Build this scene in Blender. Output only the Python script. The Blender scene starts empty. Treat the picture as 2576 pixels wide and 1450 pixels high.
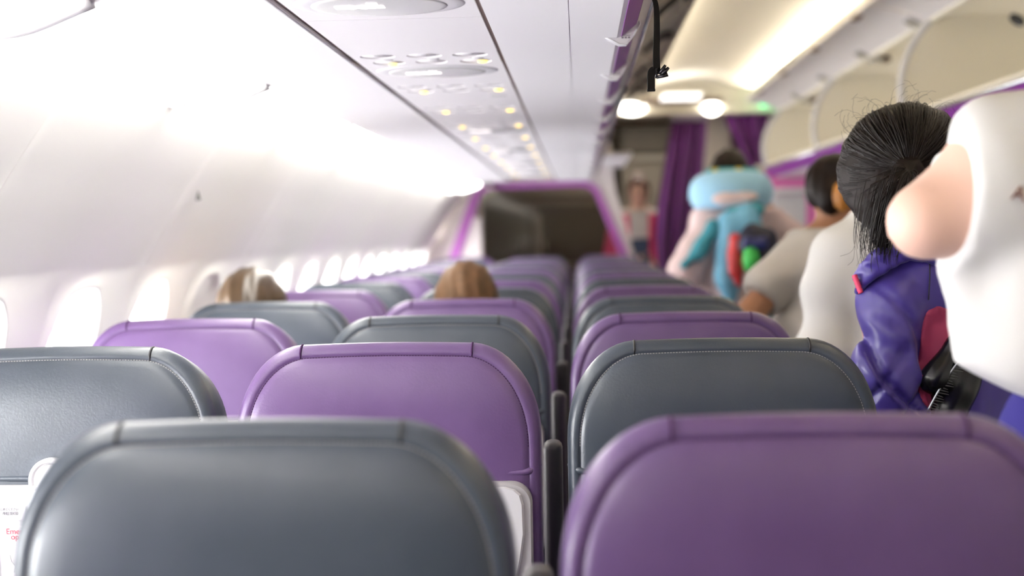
import bpy, bmesh, math, random
import numpy as np
from mathutils import Vector, Matrix
random.seed(7); RNG = np.random.default_rng(7)
scn = bpy.context.scene; COL = scn.collection
ZC = 1.32                      # eye height above the cabin floor; X right, Y forward, Z up
V = Vector
# ------------------------------------------------------------------ camera
F_PX, PW, PH = 3400.0, 2576, 1450
def cam_basis(vx=1455, vy=585, roll=1.0):
    cy = np.array([vx-PW/2, -(vy-PH/2), -F_PX]); cy /= np.linalg.norm(cy)
    r = math.radians(roll); u = np.array([math.cos(r), math.sin(r), 0])
    cx = u-u.dot(cy)*cy; cx /= np.linalg.norm(cx)
    return np.array([cx, cy, np.cross(cx, cy)])
CB = cam_basis()
cd = bpy.data.cameras.new('camera'); cam = bpy.data.objects.new('camera', cd); COL.objects.link(cam)
m4 = Matrix([list(CB[i])+[0] for i in range(3)]+[[0, 0, 0, 1]]); m4.translation = (0, 0, ZC)
cam.matrix_world = m4
cd.sensor_width = 36; cd.lens = 36*F_PX/PW; cd.clip_start = .02; cd.clip_end = 200
cd.dof.use_dof = True; cd.dof.focus_distance = 2.12; cd.dof.aperture_fstop = 2.3
scn.camera = cam
def at(px, py, Y):             # the place in the cabin that a photo point shows, at a measured distance Y ahead
    w = CB @ np.array([px-PW/2, -(py-PH/2), -F_PX]); w = w*Y/w[1]
    return V((w[0], w[1], w[2]+ZC))
# ------------------------------------------------------------------ materials
MATS = {}
def mat(name, col=(.8, .8, .8), rough=.5, spec=.5, bump=None, var=None, metal=0, sheen=0, coat=0, emit=None, alpha=1):
    if name in MATS: return MATS[name]
    m = bpy.data.materials.new(name); m.use_nodes = True; nt = m.node_tree; N = nt.nodes; L = nt.links
    b = N['Principled BSDF']; b.inputs['Base Color'].default_value = (*col, 1); b.inputs['Roughness'].default_value = rough
    b.inputs['Specular IOR Level'].default_value = spec; b.inputs['Metallic'].default_value = metal
    b.inputs['Sheen Weight'].default_value = sheen; b.inputs['Coat Weight'].default_value = coat
    b.inputs['Coat Roughness'].default_value = .25
    tc = N.new('ShaderNodeTexCoord')
    if bump:
        n = N.new('ShaderNodeTexNoise'); n.inputs['Scale'].default_value = bump[0]; n.inputs['Detail'].default_value = 4
        L.new(tc.outputs['Object'], n.inputs['Vector'])
        bp = N.new('ShaderNodeBump'); bp.inputs['Strength'].default_value = bump[1]; bp.inputs['Distance'].default_value = bump[2] if len(bump) > 2 else .002
        L.new(n.outputs['Fac'], bp.inputs['Height']); L.new(bp.outputs['Normal'], b.inputs['Normal'])
    if var:                    # (scale, second colour)
        n = N.new('ShaderNodeTexNoise'); n.inputs['Scale'].default_value = var[0]; n.inputs['Detail'].default_value = 3
        L.new(tc.outputs['Object'], n.inputs['Vector'])
        cr = N.new('ShaderNodeValToRGB'); cr.color_ramp.elements[0].position = .35; cr.color_ramp.elements[1].position = .68
        cr.color_ramp.elements[0].color = (*col, 1); cr.color_ramp.elements[1].color = (*var[1], 1)
        L.new(n.outputs['Fac'], cr.inputs['Fac']); L.new(cr.outputs['Color'], b.inputs['Base Color'])
    if emit:
        b.inputs['Emission Color'].default_value = (*emit[0], 1); b.inputs['Emission Strength'].default_value = emit[1]
    MATS[name] = m; return m
def crumple(m, scale, dist, strength=1.0):
    nt = m.node_tree; N = nt.nodes; L = nt.links; b = N['Principled BSDF']; tc = N.new('ShaderNodeTexCoord')
    n = N.new('ShaderNodeTexNoise'); n.noise_type = 'RIDGED_MULTIFRACTAL'; n.inputs['Scale'].default_value = scale; n.inputs['Detail'].default_value = 3; n.inputs['Distortion'].default_value = .6
    mp = N.new('ShaderNodeMapping'); mp.inputs['Scale'].default_value = (1.0, 1.0, .55); mp.inputs['Rotation'].default_value = (.3, .6, 0)
    L.new(tc.outputs['Object'], mp.inputs['Vector']); L.new(mp.outputs['Vector'], n.inputs['Vector'])
    bp = N.new('ShaderNodeBump'); bp.inputs['Strength'].default_value = strength; bp.inputs['Distance'].default_value = dist
    L.new(n.outputs['Fac'], bp.inputs['Height']); L.new(bp.outputs['Normal'], b.inputs['Normal']); return m
def glass_mat(name, tint=(1, 1, 1), gloss=.06):
    m = bpy.data.materials.new(name); m.use_nodes = True; nt = m.node_tree; N = nt.nodes; L = nt.links
    N.remove(N['Principled BSDF']); o = N['Material Output']
    t = N.new('ShaderNodeBsdfTransparent'); t.inputs[0].default_value = (*tint, 1)
    g = N.new('ShaderNodeBsdfGlossy'); g.inputs['Roughness'].default_value = .05
    x = N.new('ShaderNodeMixShader'); x.inputs[0].default_value = gloss
    L.new(t.outputs[0], x.inputs[1]); L.new(g.outputs[0], x.inputs[2]); L.new(x.outputs[0], o.inputs['Surface'])
    MATS[name] = m; return m
WALL = mat('wall_white', (.93, .915, .865), .55, .3, bump=(120, .05, .001))
BINW = mat('bin_white', (.86, .84, .85), .42, .4, bump=(90, .03, .001))
PSUW = mat('panel_white', (.85, .825, .83), .4, .4)
CREAM = mat('bin_cream', (.86, .81, .69), .5, .3, bump=(60, .04, .001))
LAV = mat('door_lavender', (.80, .765, .78), .5, .3)
TAUPE = mat('taupe_liner', (.62, .57, .50), .6, .3, bump=(40, .05, .001))
CEIL = mat('ceiling_cream', (.84, .79, .70), .6, .2)
GROOVE = mat('groove_brown', (.20, .14, .12), .6, .3)
PURPLE = mat('purple_trim', (.27, .035, .36), .4, .4)
LIPGREY = mat('grey_lip', (.32, .29, .32), .3, .5)
METAL = mat('rail_metal', (.62, .64, .68), .25, .5, metal=.9)
DARK = mat('dark_plastic', (.02, .02, .022), .45, .5)
WHITEP = mat('white_plastic', (.66, .65, .66), .35, .5)
GREYP = mat('grey_plastic', (.075, .068, .068), .5, .4, bump=(150, .05, .001))
LPUR = mat('purple_leather', (.118, .064, .172), .38, .5, bump=(260, .22, .0016), var=(9, (.138, .078, .198)), coat=.15)
LGRY = mat('grey_leather', (.044, .056, .072), .38, .5, bump=(260, .22, .0016), var=(9, (.056, .068, .086)), coat=.2)
THRP = mat('purple_thread', (.07, .03, .09), .8, .1)
THRG = mat('grey_thread', (.30, .30, .30), .8, .1)
CARPET = mat('carpet', (.035, .03, .04), .95, .1, bump=(300, .5, .004))
COVE = mat('lit_cove', (.9, .88, .84), .5, .2, emit=((1, .975, .92), 4.4))
STRIP = mat('lit_strip', (.9, .88, .84), .5, .2, emit=((1, .92, .76), 15))
LAMPY = mat('lit_yellow', (.9, .7, .2), .4, .2, emit=((1, .68, .12), 1.4))
LAMPW = mat('lit_white', (.9, .9, .85), .4, .2, emit=((1, .95, .85), 4))
SIGNL = mat('lit_sign', (.9, .85, .85), .4, .2, emit=((1, .93, .92), .6))
GREENL = mat('lit_green', (.1, .8, .3), .4, .2, emit=((.12, .9, .32), 1.6))
LENS = mat('sign_lens', (.62, .62, .60), .25, .5)
GLASS = glass_mat('window_pane_glass', (.97, .98, 1), .05)
PANE = glass_mat('partition_glass', (.72, .69, .66), .012)
# ------------------------------------------------------------------ mesh helpers
def link(name, me, parent=None):
    o = bpy.data.objects.new(name, me); COL.objects.link(o)
    if parent: o.parent = parent
    return o
def mesh(name, vs, fs, m, parent=None, smooth=True, idx=None):
    me = bpy.data.meshes.new(name)
    me.from_pydata([tuple(v) for v in vs], [], [tuple(f) for f in fs])
    for mm in (m if isinstance(m, (list, tuple)) else [m]): me.materials.append(mm)
    if smooth: me.polygons.foreach_set('use_smooth', [True]*len(me.polygons))
    if idx is not None: me.polygons.foreach_set('material_index', list(idx))
    me.update()
    return link(name, me, parent)
class MB:
    def __init__(s): s.v = []; s.f = []; s.i = []
    def add(s, vs, fs, mi=0):
        k = len(s.v); s.v += [tuple(v) for v in vs]; s.f += [tuple(j+k for j in f) for f in fs]; s.i += [mi]*len(fs); return s
    def box(s, c, d, bev=0, rot=None, mi=0, seg=2):
        bm = bmesh.new(); bmesh.ops.create_cube(bm, size=1)
        for v in bm.verts: v.co = V((v.co.x*d[0], v.co.y*d[1], v.co.z*d[2]))
        if bev: bmesh.ops.bevel(bm, geom=bm.edges[:], offset=min(bev, min(d)*.49), segments=seg, affect='EDGES', profile=.5)
        bm.verts.index_update()
        R = rot if rot is not None else Matrix.Identity(3)
        s.add([R @ v.co + V(c) for v in bm.verts], [[v.index for v in f.verts] for f in bm.faces], mi); bm.free(); return s
    def tube(s, pts, r, n=8, mi=0, flat=1.0, cap=True, up=None):
        pts = [V(p) for p in pts]; rs = r if isinstance(r, (list, tuple)) else [r]*len(pts)
        vs = []; a = None
        for i, p in enumerate(pts):
            t = (pts[min(i+1, len(pts)-1)]-pts[max(i-1, 0)]).normalized()
            if a is None:
                a = V(up) if up is not None else (V((0, 0, 1)) if abs(t.z) < .9 else V((1, 0, 0)))
            a = (a-a.dot(t)*t).normalized(); b = t.cross(a)
            for k in range(n):
                g = 2*math.pi*k/n
                vs.append(p+a*math.cos(g)*rs[i]*flat+b*math.sin(g)*rs[i])
        fs = [(i*n+k, i*n+(k+1) % n, (i+1)*n+(k+1) % n, (i+1)*n+k) for i in range(len(pts)-1) for k in range(n)]
        if cap: fs += [tuple(range(n))[::-1], tuple((len(pts)-1)*n+k for k in range(n))]
        return s.add(vs, fs, mi)
    def lathe(s, prof, o=(0, 0, 0), ax=(0, 0, 1), n=24, sx=1, sy=1, mi=0):
        w = V(ax).normalized(); u = (V((1, 0, 0)) if abs(w.x) < .9 else V((0, 1, 0))); u = (u-u.dot(w)*w).normalized(); q = w.cross(u)
        vs = []
        for (r, h) in prof:
            for k in range(n):
                g = 2*math.pi*k/n
                vs.append(V(o)+u*(r*math.cos(g)*sx)+q*(r*math.sin(g)*sy)+w*h)
        fs = [(i*n+k, i*n+(k+1) % n, (i+1)*n+(k+1) % n, (i+1)*n+k) for i in range(len(prof)-1) for k in range(n)]
        fs += [tuple(range(n))[::-1], tuple((len(prof)-1)*n+k for k in range(n))]
        return s.add(vs, fs, mi)
    def extrude(s, prof, y0, y1, closed=True, mi=0, caps=True):   # profile in (x,z), along Y
        n = len(prof); vs = [(x, y0, z) for x, z in prof]+[(x, y1, z) for x, z in prof]
        fs = [(i, (i+1) % n, n+(i+1) % n, n+i) for i in range(n if closed else n-1)]
        if closed and caps: fs += [tuple(range(n))[::-1], tuple(range(n, 2*n))]
        return s.add(vs, fs, mi)
    def build(s, name, m, parent=None, smooth=False):
        return mesh(name, s.v, s.f, m, parent, smooth, s.i if isinstance(m, (list, tuple)) else None)
def shade_auto(o, ang=35):
    me = o.data
    if not me.polygons: return o
    me.polygons.foreach_set('use_smooth', [True]*len(me.polygons))
    bm = bmesh.new(); bm.from_mesh(me); c = math.radians(ang)
    for e in bm.edges:
        if len(e.link_faces) == 2: e.smooth = e.calc_face_angle(0) < c
    bm.to_mesh(me); bm.free(); return o
def tag(o, label=None, cat=None, group=None, kind=None):
    if label: o['label'] = label
    if cat: o['category'] = cat
    if group: o['group'] = group
    if kind: o['kind'] = kind
    return o
def empty(name, loc, label, cat, group=None, rz=0):
    o = bpy.data.objects.new(name, None); COL.objects.link(o); o.location = loc; o.rotation_euler = (0, 0, rz); o.empty_display_size = .1
    return tag(o, label, cat, group)
def struct(name, mb, m, parent=None, smooth=False):
    o = mb.build(name, m, parent, smooth)
    return tag(o, kind='structure')
def dup_tree(o, parent=None):
    c = o.copy(); COL.objects.link(c)
    if parent: c.parent = parent
    for ch in list(o.children): dup_tree(ch, c)
    return c
def smoothpath(pts, n=6):
    P = [V(p) for p in pts]; out = []
    for i in range(len(P)-1):
        a, b, c, d = P[max(i-1, 0)], P[i], P[i+1], P[min(i+2, len(P)-1)]
        for k in range(n):
            t = k/n
            out.append(.5*((2*b)+(c-a)*t+(2*a-5*b+4*c-d)*t*t+(3*b-a-3*c+d)*t**3))
    return out+[P[-1]]
def text_mesh(name, body, size, m, parent, loc, rot, align='LEFT', depth=.0004):
    cu = bpy.data.curves.new(name, 'FONT'); cu.body = body; cu.size = size; cu.align_x = align; cu.extrude = depth
    tmp = bpy.data.objects.new('tmp_text', cu); COL.objects.link(tmp)
    dg = bpy.context.evaluated_depsgraph_get(); me = bpy.data.meshes.new_from_object(tmp.evaluated_get(dg))
    bpy.data.objects.remove(tmp); bpy.data.curves.remove(cu)
    me.materials.clear(); me.materials.append(m)
    o = link(name, me, parent); o.location = loc; o.rotation_euler = rot; return o
# ------------------------------------------------------------------ signed-distance modelling (bodies, clothes, hair)
def smin(a, b, k):
    h = np.clip(.5+.5*(b-a)/k, 0, 1); return b*(1-h)+a*h-k*h*(1-h)
def smax(a, b, k): return -smin(-a, -b, k)
def d_cap(P, a, b, ra, rb):
    a = np.array(a, float); b = np.array(b, float); ab = b-a; t = np.clip(((P-a)@ab)/max(ab@ab, 1e-9), 0, 1)
    return np.linalg.norm(P-(a+t[..., None]*ab), axis=-1)-(ra+t*(rb-ra))
def d_ell(P, c, r, R=None):
    q = P-np.array(c, float)
    if R is not None: q = q@np.array(R, float).T        # rows of R: local axes
    r = np.array(r, float); k0 = np.linalg.norm(q/r, axis=-1); k1 = np.linalg.norm(q/(r*r), axis=-1)
    return k0*(k0-1)/np.maximum(k1, 1e-6)
def d_box(P, c, h, rad, R=None):
    q = P-np.array(c, float)
    if R is not None: q = q@np.array(R, float).T
    q = np.abs(q)-(np.array(h, float)-rad)
    return np.linalg.norm(np.maximum(q, 0), axis=-1)+np.minimum(q.max(axis=-1), 0)-rad
def sdf_polys(fn, lo, hi, h):
    lo = np.array(lo, float); hi = np.array(hi, float); n = np.maximum(np.ceil((hi-lo)/h).astype(int)+1, 3)
    gx, gy, gz = [lo[i]+h*np.arange(n[i]) for i in range(3)]
    D = np.empty(n)
    for i0 in range(0, n[0], 24):
        X, Y, Z = np.meshgrid(gx[i0:i0+24], gy, gz, indexing='ij'); D[i0:i0+24] = fn(np.stack([X, Y, Z], -1))
    D[0] = D[-1] = np.maximum(D[0], 1e-4); D[:, 0] = np.maximum(D[:, 0], 1e-4); D[:, -1] = np.maximum(D[:, -1], 1e-4)
    D[:, :, 0] = np.maximum(D[:, :, 0], 1e-4); D[:, :, -1] = np.maximum(D[:, :, -1], 1e-4); D[0] = np.maximum(D[0], 1e-4); D[-1] = np.maximum(D[-1], 1e-4)
    S = D < 0; c = np.array(n)-1
    cor = [(i, j, k) for i in (0, 1) for j in (0, 1) for k in (0, 1)]
    sl = lambda A, o: A[o[0]:o[0]+c[0], o[1]:o[1]+c[1], o[2]:o[2]+c[2]]
    acc = np.zeros((*c, 3)); cnt = np.zeros(c)
    for a in cor:
        for ax in range(3):
            if a[ax]: continue
            b = list(a); b[ax] = 1
            da, db = sl(D, a), sl(D, b); mk = sl(S, a) != sl(S, b)
            t = np.where(mk, da/np.where(mk, da-db, 1), 0)
            for q in range(3): acc[..., q] += np.where(mk, a[q]+(t if q == ax else 0), 0)
            cnt += mk
    act = cnt > 0; ids = -np.ones(c, int); ids[act] = np.arange(act.sum())
    cell = np.argwhere(act); vs = lo+h*(cell+acc[act]/cnt[act][:, None])
    F = []
    for ax in range(3):
        u, w = (ax+1) % 3, (ax+2) % 3
        A = [slice(None)]*3; Bs = [slice(None)]*3
        A[ax] = slice(0, n[ax]-1); Bs[ax] = slice(1, n[ax])
        sa, sb = S[tuple(A)], S[tuple(Bs)]
        e = np.argwhere(sa != sb); e = e[(e[:, u] > 0) & (e[:, u] < n[u]-1) & (e[:, w] > 0) & (e[:, w] < n[w]-1)]
        if not len(e): continue
        flip = sa[tuple(e.T)]
        def cid(du, dw):
            q = e.copy(); q[:, u] += du; q[:, w] += dw; return ids[tuple(q.T)]
        quad = np.stack([cid(-1, -1), cid(0, -1), cid(0, 0), cid(-1, 0)], 1)
        quad[~flip] = quad[~flip][:, ::-1]; F.append(quad)
    F = np.concatenate(F) if F else np.zeros((0, 4), int)
    return vs, F[(F >= 0).all(1)]
def hit(fn, tf, px, py, y0, y1, n=260):
    """first place along the sight line where the shape fn begins; tf maps a world point to fn's frame"""
    ys = np.linspace(y0, y1, n); Q = np.array([tf(at(px, py, y)) for y in ys]); D = fn(Q); i = int(np.argmax(D < 0)) if (D < 0).any() else n-1
    return at(px, py, float(ys[i]))
def sdf_obj(name, fn, lo, hi, h, m, parent=None, extra=None, paint=None):
    """extra: more (verts, faces) joined into the same mesh; paint: [(material slot, centre, radius)]"""
    vs, fs = sdf_polys(fn, lo, hi, h); vs = [tuple(v) for v in vs]; fs = [tuple(int(i) for i in f) for f in fs]
    for ev, ef in (extra or []):
        k = len(vs); vs += [tuple(v) for v in ev]; fs += [tuple(int(i)+k for i in f) for f in ef]
    idx = None
    if paint:
        A = np.array(vs); C = np.array([A[list(f)].mean(0) for f in fs]); idx = np.zeros(len(fs), int)
        for mi, c, r in paint: idx[np.linalg.norm(C-np.array(c), axis=1) < r] = mi
        idx = idx.tolist()
    return mesh(name, vs, fs, m, parent, True, idx)
# ------------------------------------------------------------------ cabin shell
YB, YF, YE_B = -5.05, 10.4, 8.7            # rear end of what is built, partition
WP = [(-1.20, -1.32), (-1.225, -1.1), (-1.245, -.8), (-1.247, -.6), (-1.236, -.45), (-1.212, -.33), (-1.185, -.237), (-1.15, -.124), (-1.108, -.05), (-1.065, .023), (-1.0, .126), (-.945, .203), (-.877, .294)]
_s = np.concatenate([[0], np.cumsum([math.dist(WP[i], WP[i+1]) for i in range(len(WP)-1)])])
def wpos(s):
    return np.interp(s, _s, [p[0] for p in WP]), np.interp(s, _s, [p[1] for p in WP])
def wnorm(s):                  # outward (away from the cabin)
    x0, z0 = wpos(max(s-.04, 0)); x1, z1 = wpos(min(s+.04, _s[-1])); t = np.array([x1-x0, z1-z0]); t /= np.linalg.norm(t)
    return -t[1], t[0]
def wpt(y, s, dep=0):
    x, z = wpos(s); nx, nz = wnorm(s); return (x+nx*dep, y, z+nz*dep+ZC)
SW = float(np.interp(-.315, [p[1] for p in WP], _s))   # arc position of the window centres
S0, S1 = SW-.30, SW+.27
PITCH = .533; Y0 = 2.885
cells = [Y0+PITCH*k for k in range(-15, 14)]
wall = MB()
ny = 8
def strip(sa, sb, ya, yb, ns, gl, gr):
    ys = [ya]+([ya+.003] if gl else [])+list(np.linspace(ya, yb, ny+1)[1:-1])+([yb-.003] if gr else [])+[yb]
    ss = np.linspace(sa, sb, ns+1)
    dep = lambda y: .0025 if (gl and y == ya) or (gr and y == yb) else 0
    vs = [wpt(y, s, dep(y)) for s in ss for y in ys]; n = len(ys)
    wall.add(vs, [(i*n+j, i*n+j+1, (i+1)*n+j+1, (i+1)*n+j) for i in range(ns) for j in range(n-1)])
LN = 48
def loop2(cy, cs, hw, hh, e=2.7):
    out = []
    for k in range(LN):
        g = 2*math.pi*k/LN; c, s = math.cos(g), math.sin(g)
        out.append((cy+hw*math.copysign(abs(c)**(2/e), c), cs+hh*math.copysign(abs(s)**(2/e), s)))
    return out
def rectloop(ya, yb, sa, sb, cy, cs):
    out = []
    for k in range(LN):
        g = 2*math.pi*k/LN; c, s = math.cos(g), math.sin(g)
        ty = ((yb-cy) if c > 0 else (cy-ya))/max(abs(c), 1e-6); ts = ((sb-cs) if s > 0 else (cs-sa))/max(abs(s), 1e-6)
        t = min(ty, ts); out.append((cy+c*t, cs+s*t))
    # snap the nearest points to the four corners
    for (a, b) in ((ya, sa), (ya, sb), (yb, sa), (yb, sb)):
        j = min(range(LN), key=lambda i: (out[i][0]-a)**2+(out[i][1]-b)**2); out[j] = (a, b)
    return out
WINS = []
for i, ya in enumerate(cells):
    yb = ya+PITCH; gl, gr = (i % 2 == 0), (i % 2 == 1)
    strip(0, S0, ya, yb, 10, gl, gr); strip(S1, _s[-1], ya, yb, 14, gl, gr)
    cy = ya+PITCH/2-.085
    L0 = rectloop(ya, yb, S0, S1, ya+PITCH/2, SW)
    rings = [(L0, 0), (loop2(cy, SW, .172, .235), 0), (loop2(cy, SW, .166, .229), -.011), (loop2(cy, SW, .157, .219), -.010), (loop2(cy, SW, .150, .21), .02),
             (loop2(cy, SW-.005, .132, .185), .06), (loop2(cy, SW-.01, .122, .172), .085), (loop2(cy, SW-.01, .115, .165), .09)]
    vs = []
    for r, dep in rings: vs += [wpt(y, s, dep) for y, s in r]
    wall.add(vs, [(a*LN+k, a*LN+(k+1) % LN, (a+1)*LN+(k+1) % LN, (a+1)*LN+k) for a in range(len(rings)-1) for k in range(LN)])
    WINS.append(cy)
for yb in cells+[cells[-1]+PITCH]:
    ss = np.linspace(S0-.03, S1+.03, 13); vs = [wpt(y, s, .012) for s in ss for y in (yb-.07, yb+.07)]
    wall.add(vs, [(2*a, 2*a+1, 2*a+3, 2*a+2) for a in range(12)])
wl = struct('wall_left', wall, WALL, smooth=True)
wc = 0
for cy in WINS:
    if cy < -4.9: continue
    wc += 1
    pane = MB(); lp = loop2(cy, SW-.01, .118, .168)
    pane.add([wpt(y, s, .088) for y, s in lp]+[wpt(y, s, .091) for y, s in lp], [tuple(range(LN)), tuple(range(LN, 2*LN))[::-1]]+[(k, (k+1) % LN, LN+(k+1) % LN, LN+k) for k in range(LN)])
    w = struct('window_%d' % wc, pane, GLASS)
    k = round((cy+.085-Y0)/PITCH-.5)
    drop = .335 if cy < -3 else .05 if cy < .85 else {0: .09, 1: .06, 2: .33}.get(k, .05+.03*((k*7) % 3))
    sh = MB(); top = SW-.01+.17; hw = .119; dr = min(drop, .335); ns = 10
    def hwid(s): return .119*(max(1-abs((s-(SW-.01))/.17)**2.7, 0))**(1/2.7)
    ss = np.linspace(top-dr, top-.002, ns+1); vs = []
    for d_ in (.076, .082):
        for s in ss: vs += [wpt(cy-hwid(s), s, d_), wpt(cy+hwid(s), s, d_)]
    n2 = 2*(ns+1); fs = []
    for j in range(ns):
        a = 2*j; fs += [(a, a+1, a+3, a+2), (n2+a, n2+a+2, n2+a+3, n2+a+1), (a, a+2, n2+a+2, n2+a), (a+1, n2+a+1, n2+a+3, a+3)]
    fs += [(0, n2, n2+1, 1)]
    sh.add(vs, fs); so = sh.build('window_shade', WHITEP, w)
    hb = MB(); p = V(wpt(cy, top-dr+.012, .07)); hb.box(p, (.012, .05, .012), .004); hb.build('shade_handle', WHITEP, so)
# floor, shell above the bins, opposite wall, rear and front
fl = MB(); fl.box((.8, 3.9, -.02), (4.6, 18.2, .04)); struct('floor', fl, CARPET)
XC = .80
rw = MB(); rp = [(2*XC-x, z+ZC) for x, z in WP]
rp2 = rp+[(x+.03, z) for x, z in reversed(rp)]
rw.extrude(rp2, YB, 12.9); struct('wall_right', rw, WALL, smooth=False)
bw = MB(); bw.box((.8, YB-.03, 1.45), (4.4, .06, 3.1)); struct('wall_back', bw, WALL)
fw = MB(); fw.box((-1.15, 11.66, 1.2), (.06, 2.46, 2.6)); struct('wall_left_front', fw, mat('galley_grey', (.26, .225, .18), .5, .3, var=(2, (.30, .26, .21))))
kw = MB(); kw.box((-1.06, 10.43, 1.2), (.65, .02, 2.6)); struct('wall_left_corner', kw, WALL)
cr = MB(); arc = [(XC+1.95*math.cos(g), ZC+.18+1.15*math.sin(g)) for g in np.linspace(math.pi, 0, 25)]
arc = [(XC-1.925, ZC-.035), (XC-1.945, ZC+.02)]+arc+[(XC+1.945, ZC+.02), (XC+1.925, ZC-.035)]
arc2 = arc+[(XC+(x-XC)*1.02, z+.03) for x, z in reversed(arc)]
cr.extrude(arc2, YB, 12.9); struct('ceiling', cr, CEIL)
# aisle ceiling lining: slightly arched, lit from both coves
ac = MB(); ap = [(.375+(1.27-.375)*t, ZC+.985+.03*t+.075*math.sin(math.pi*t)) for t in np.linspace(0, 1, 13)]
ac.extrude(ap+[(x, z+.02) for x, z in reversed(ap)], YB, 9.95); struct('ceiling_1', ac, CEIL)
for nm, x0 in (('trim_1', .462),):
    t = MB(); t.box((x0, (YB+9.95)/2, ZC+.898), (.016, 9.95-YB, .02), .004); struct(nm, t, CREAM)
# fill sheet between the sidewall's top edge and the bin undersides, behind the light coves
vl = MB(); vl.extrude([(-.89, ZC+.298), (-.86, ZC+.40), (-.665, ZC+.42), (-.66, ZC+.345), (-.665, ZC+.345), (-.67, ZC+.41), (-.855, ZC+.39), (-.88, ZC+.298)], YB, YF); struct('trim_3', vl, WALL)
# ------------------------------------------------------------------ light coves (lamps) on the window side
CP = 1.066; CY0 = 2.915
ORD = ['first', 'second', 'third', 'fourth', 'fifth', 'sixth', 'seventh', 'eighth', 'ninth', 'tenth', 'eleventh', 'twelfth', 'thirteenth']
k = -7; nvis = 0
while CY0+CP*k < 9.2:
    ya = CY0+CP*k+.012; yb = min(CY0+CP*(k+1)-.012, 9.25)
    vis = yb > 1.85
    e = empty('cove_light', (-.77, ya, ZC+.3), ('%s lit cove panel above the window wall, counting forward' % ORD[nvis]) if vis else 'lit cream ceiling cove panel above the window wall behind the camera', 'ceiling light', 'lit cove panels above the windows')
    if vis: nvis += 1
    prof = [(-.857+.191*t, ZC+.306+.027*t-.03*math.sin(math.pi*t)*(1-.6*t)) for t in np.linspace(0, 1, 10)]
    a = MB(); a.extrude([(x+.77, z-ZC-.3) for x, z in prof]+[(x+.77, z-ZC-.3+.012) for x, z in reversed(prof)], 0, yb-ya)
    shade_auto(a.build('diffuser', COVE, e))
    b = MB(); b.tube([(-.868+.77, .02, -.002), (-.868+.77, yb-ya-.02, -.002)], .013, 10); b.build('lower_lip', COVE, e, True)
    c = MB(); ys = yb-ya+.012
    c.box((-.862+.77, ys, .006), (.03, .05, .035), .008); c.build('bracket', WHITEP, e)
    r = MB(); r.tube([(x+.77, ys, z-ZC-.3-.002) for x, z in prof], .012, 8); r.build('rib', WHITEP, e, True)
    k += 1
# ------------------------------------------------------------------ overhead bins, window side (undersides seen from below)
BU = 2.03; B0 = 3.54-4*BU
def ring_cells(rects):          # [(xa,xb,ya,yb, loop or None)]
    pass
nb = 0
for k in range(0, 8):
    ya = B0+BU*k; yb = min(ya+BU, YE_B)
    if yb-ya < .2: break
    front = yb > 1.9
    e = empty('overhead_bin', (0, ya, ZC), ('%s white overhead bin with purple lip above the seats, counting forward' % ORD[nb]) if front else 'white overhead bin with purple lip behind the camera', 'overhead bin', 'overhead bins above the seats')
    if front: nb += 1
    L = yb-ya-.004
    g = .002
    o = MB(); o.extrude([(-.672, .331), (-.664, .345), (-.43, .347), (-.43, .335)], g, L); o.extrude([(-.136, .333), (-.136, .35), (-.010, .35), (-.010, .3305)], g, L)
    o.extrude([(-.0102, .3312), (-.0102, .35), (.074, .35), (.078, .332), (.07, .329)], g, L)
    o.build('underside', BINW, e)
    o = MB(); o.extrude([(-.62, .36), (.10, .37), (.10, .388), (-.58, .39), (-.60, .80), (.05, .92), (.05, .94), (-.62, .83)], g, L); o.build('shell', CREAM, e)
    o = MB(); o.extrude([(.078, .331), (.104, .352), (.098, .362), (.074, .345)], g, L); o.build('purple_lip', PURPLE, e)
    o = MB(); o.extrude([(.1045, .3525), (.126, .377), (.118, .388), (.098, .362)], g, L); o.build('grey_lip', LIPGREY, e)
    o = MB(); o.tube([(.128, .01, .384), (.128, L-.01, .384)], .0075, 12); o.build('rail', METAL, e, True)
    # raised door with its hinges
    dp = [(.13, .66), (.165, .72), (.22, .785), (.30, .845), (.40, .885), (.455, .90)]
    d = MB(); d.extrude(dp+[(x-.012, z+.022) for x, z in reversed(dp)], .012, L-.012); do = shade_auto(d.build('door', TAUPE, e))
    for q in (.25, .75):
        h = MB(); h.tube([(.40, L*q, .878), (.36, L*q+.02, .85), (.30, L*q+.03, .80)], .012, 8); h.box((.41, L*q, .87), (.05, .06, .03), .008); h.build('hinge', DARK, do)
    c = MB(); c.tube(smoothpath([(.2, .1, .74), (.3, L*.4, .80), (.38, L*.7, .85), (.43, L*.95, .88)]), .005, 6); c.build('stay_cable', CREAM, e, True)
# row placards on the lip
npl = 0
for k in range(16):
    y = 2.33+.533*k
    if y > YE_B-.1: break
    e = empty('row_placard', (.06, y, ZC+.33), '%s white fin shaped placard along the purple bin lip, counting forward' % (ORD+['fourteenth', 'fifteenth', 'sixteenth'])[k], 'placard', 'row placards on the bin lip')
    pr = [(.048, .3315), (.062, .3255), (.074, .3185), (.087, .3185), (.100, .334), (.110, .352), (.107, .360), (.094, .352), (.078, .338), (.066, .334)]
    o = MB(); o.extrude([(x-.06, z-.33) for x, z in pr], -.012, .018); o = shade_auto(o.build('fin', WHITEP, e))
    cr_ = MB(); cr_.tube([(x-.06, -.012, z-.33) for x, z in pr[:7]], .0016, 6); cr_.build('edge', WHITEP, e, True)
    if k < 4:
        g_ = MB()
        for q in range(3): g_.box((.020+.0055*q, -.0124, -.0005), (.0035, .0006, .003))
        g_.box((.0255, -.0124, .003), (.016, .0006, .0008)); g_.build('seat_marking', mat('print_grey', (.25, .22, .25), .6), e)
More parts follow.
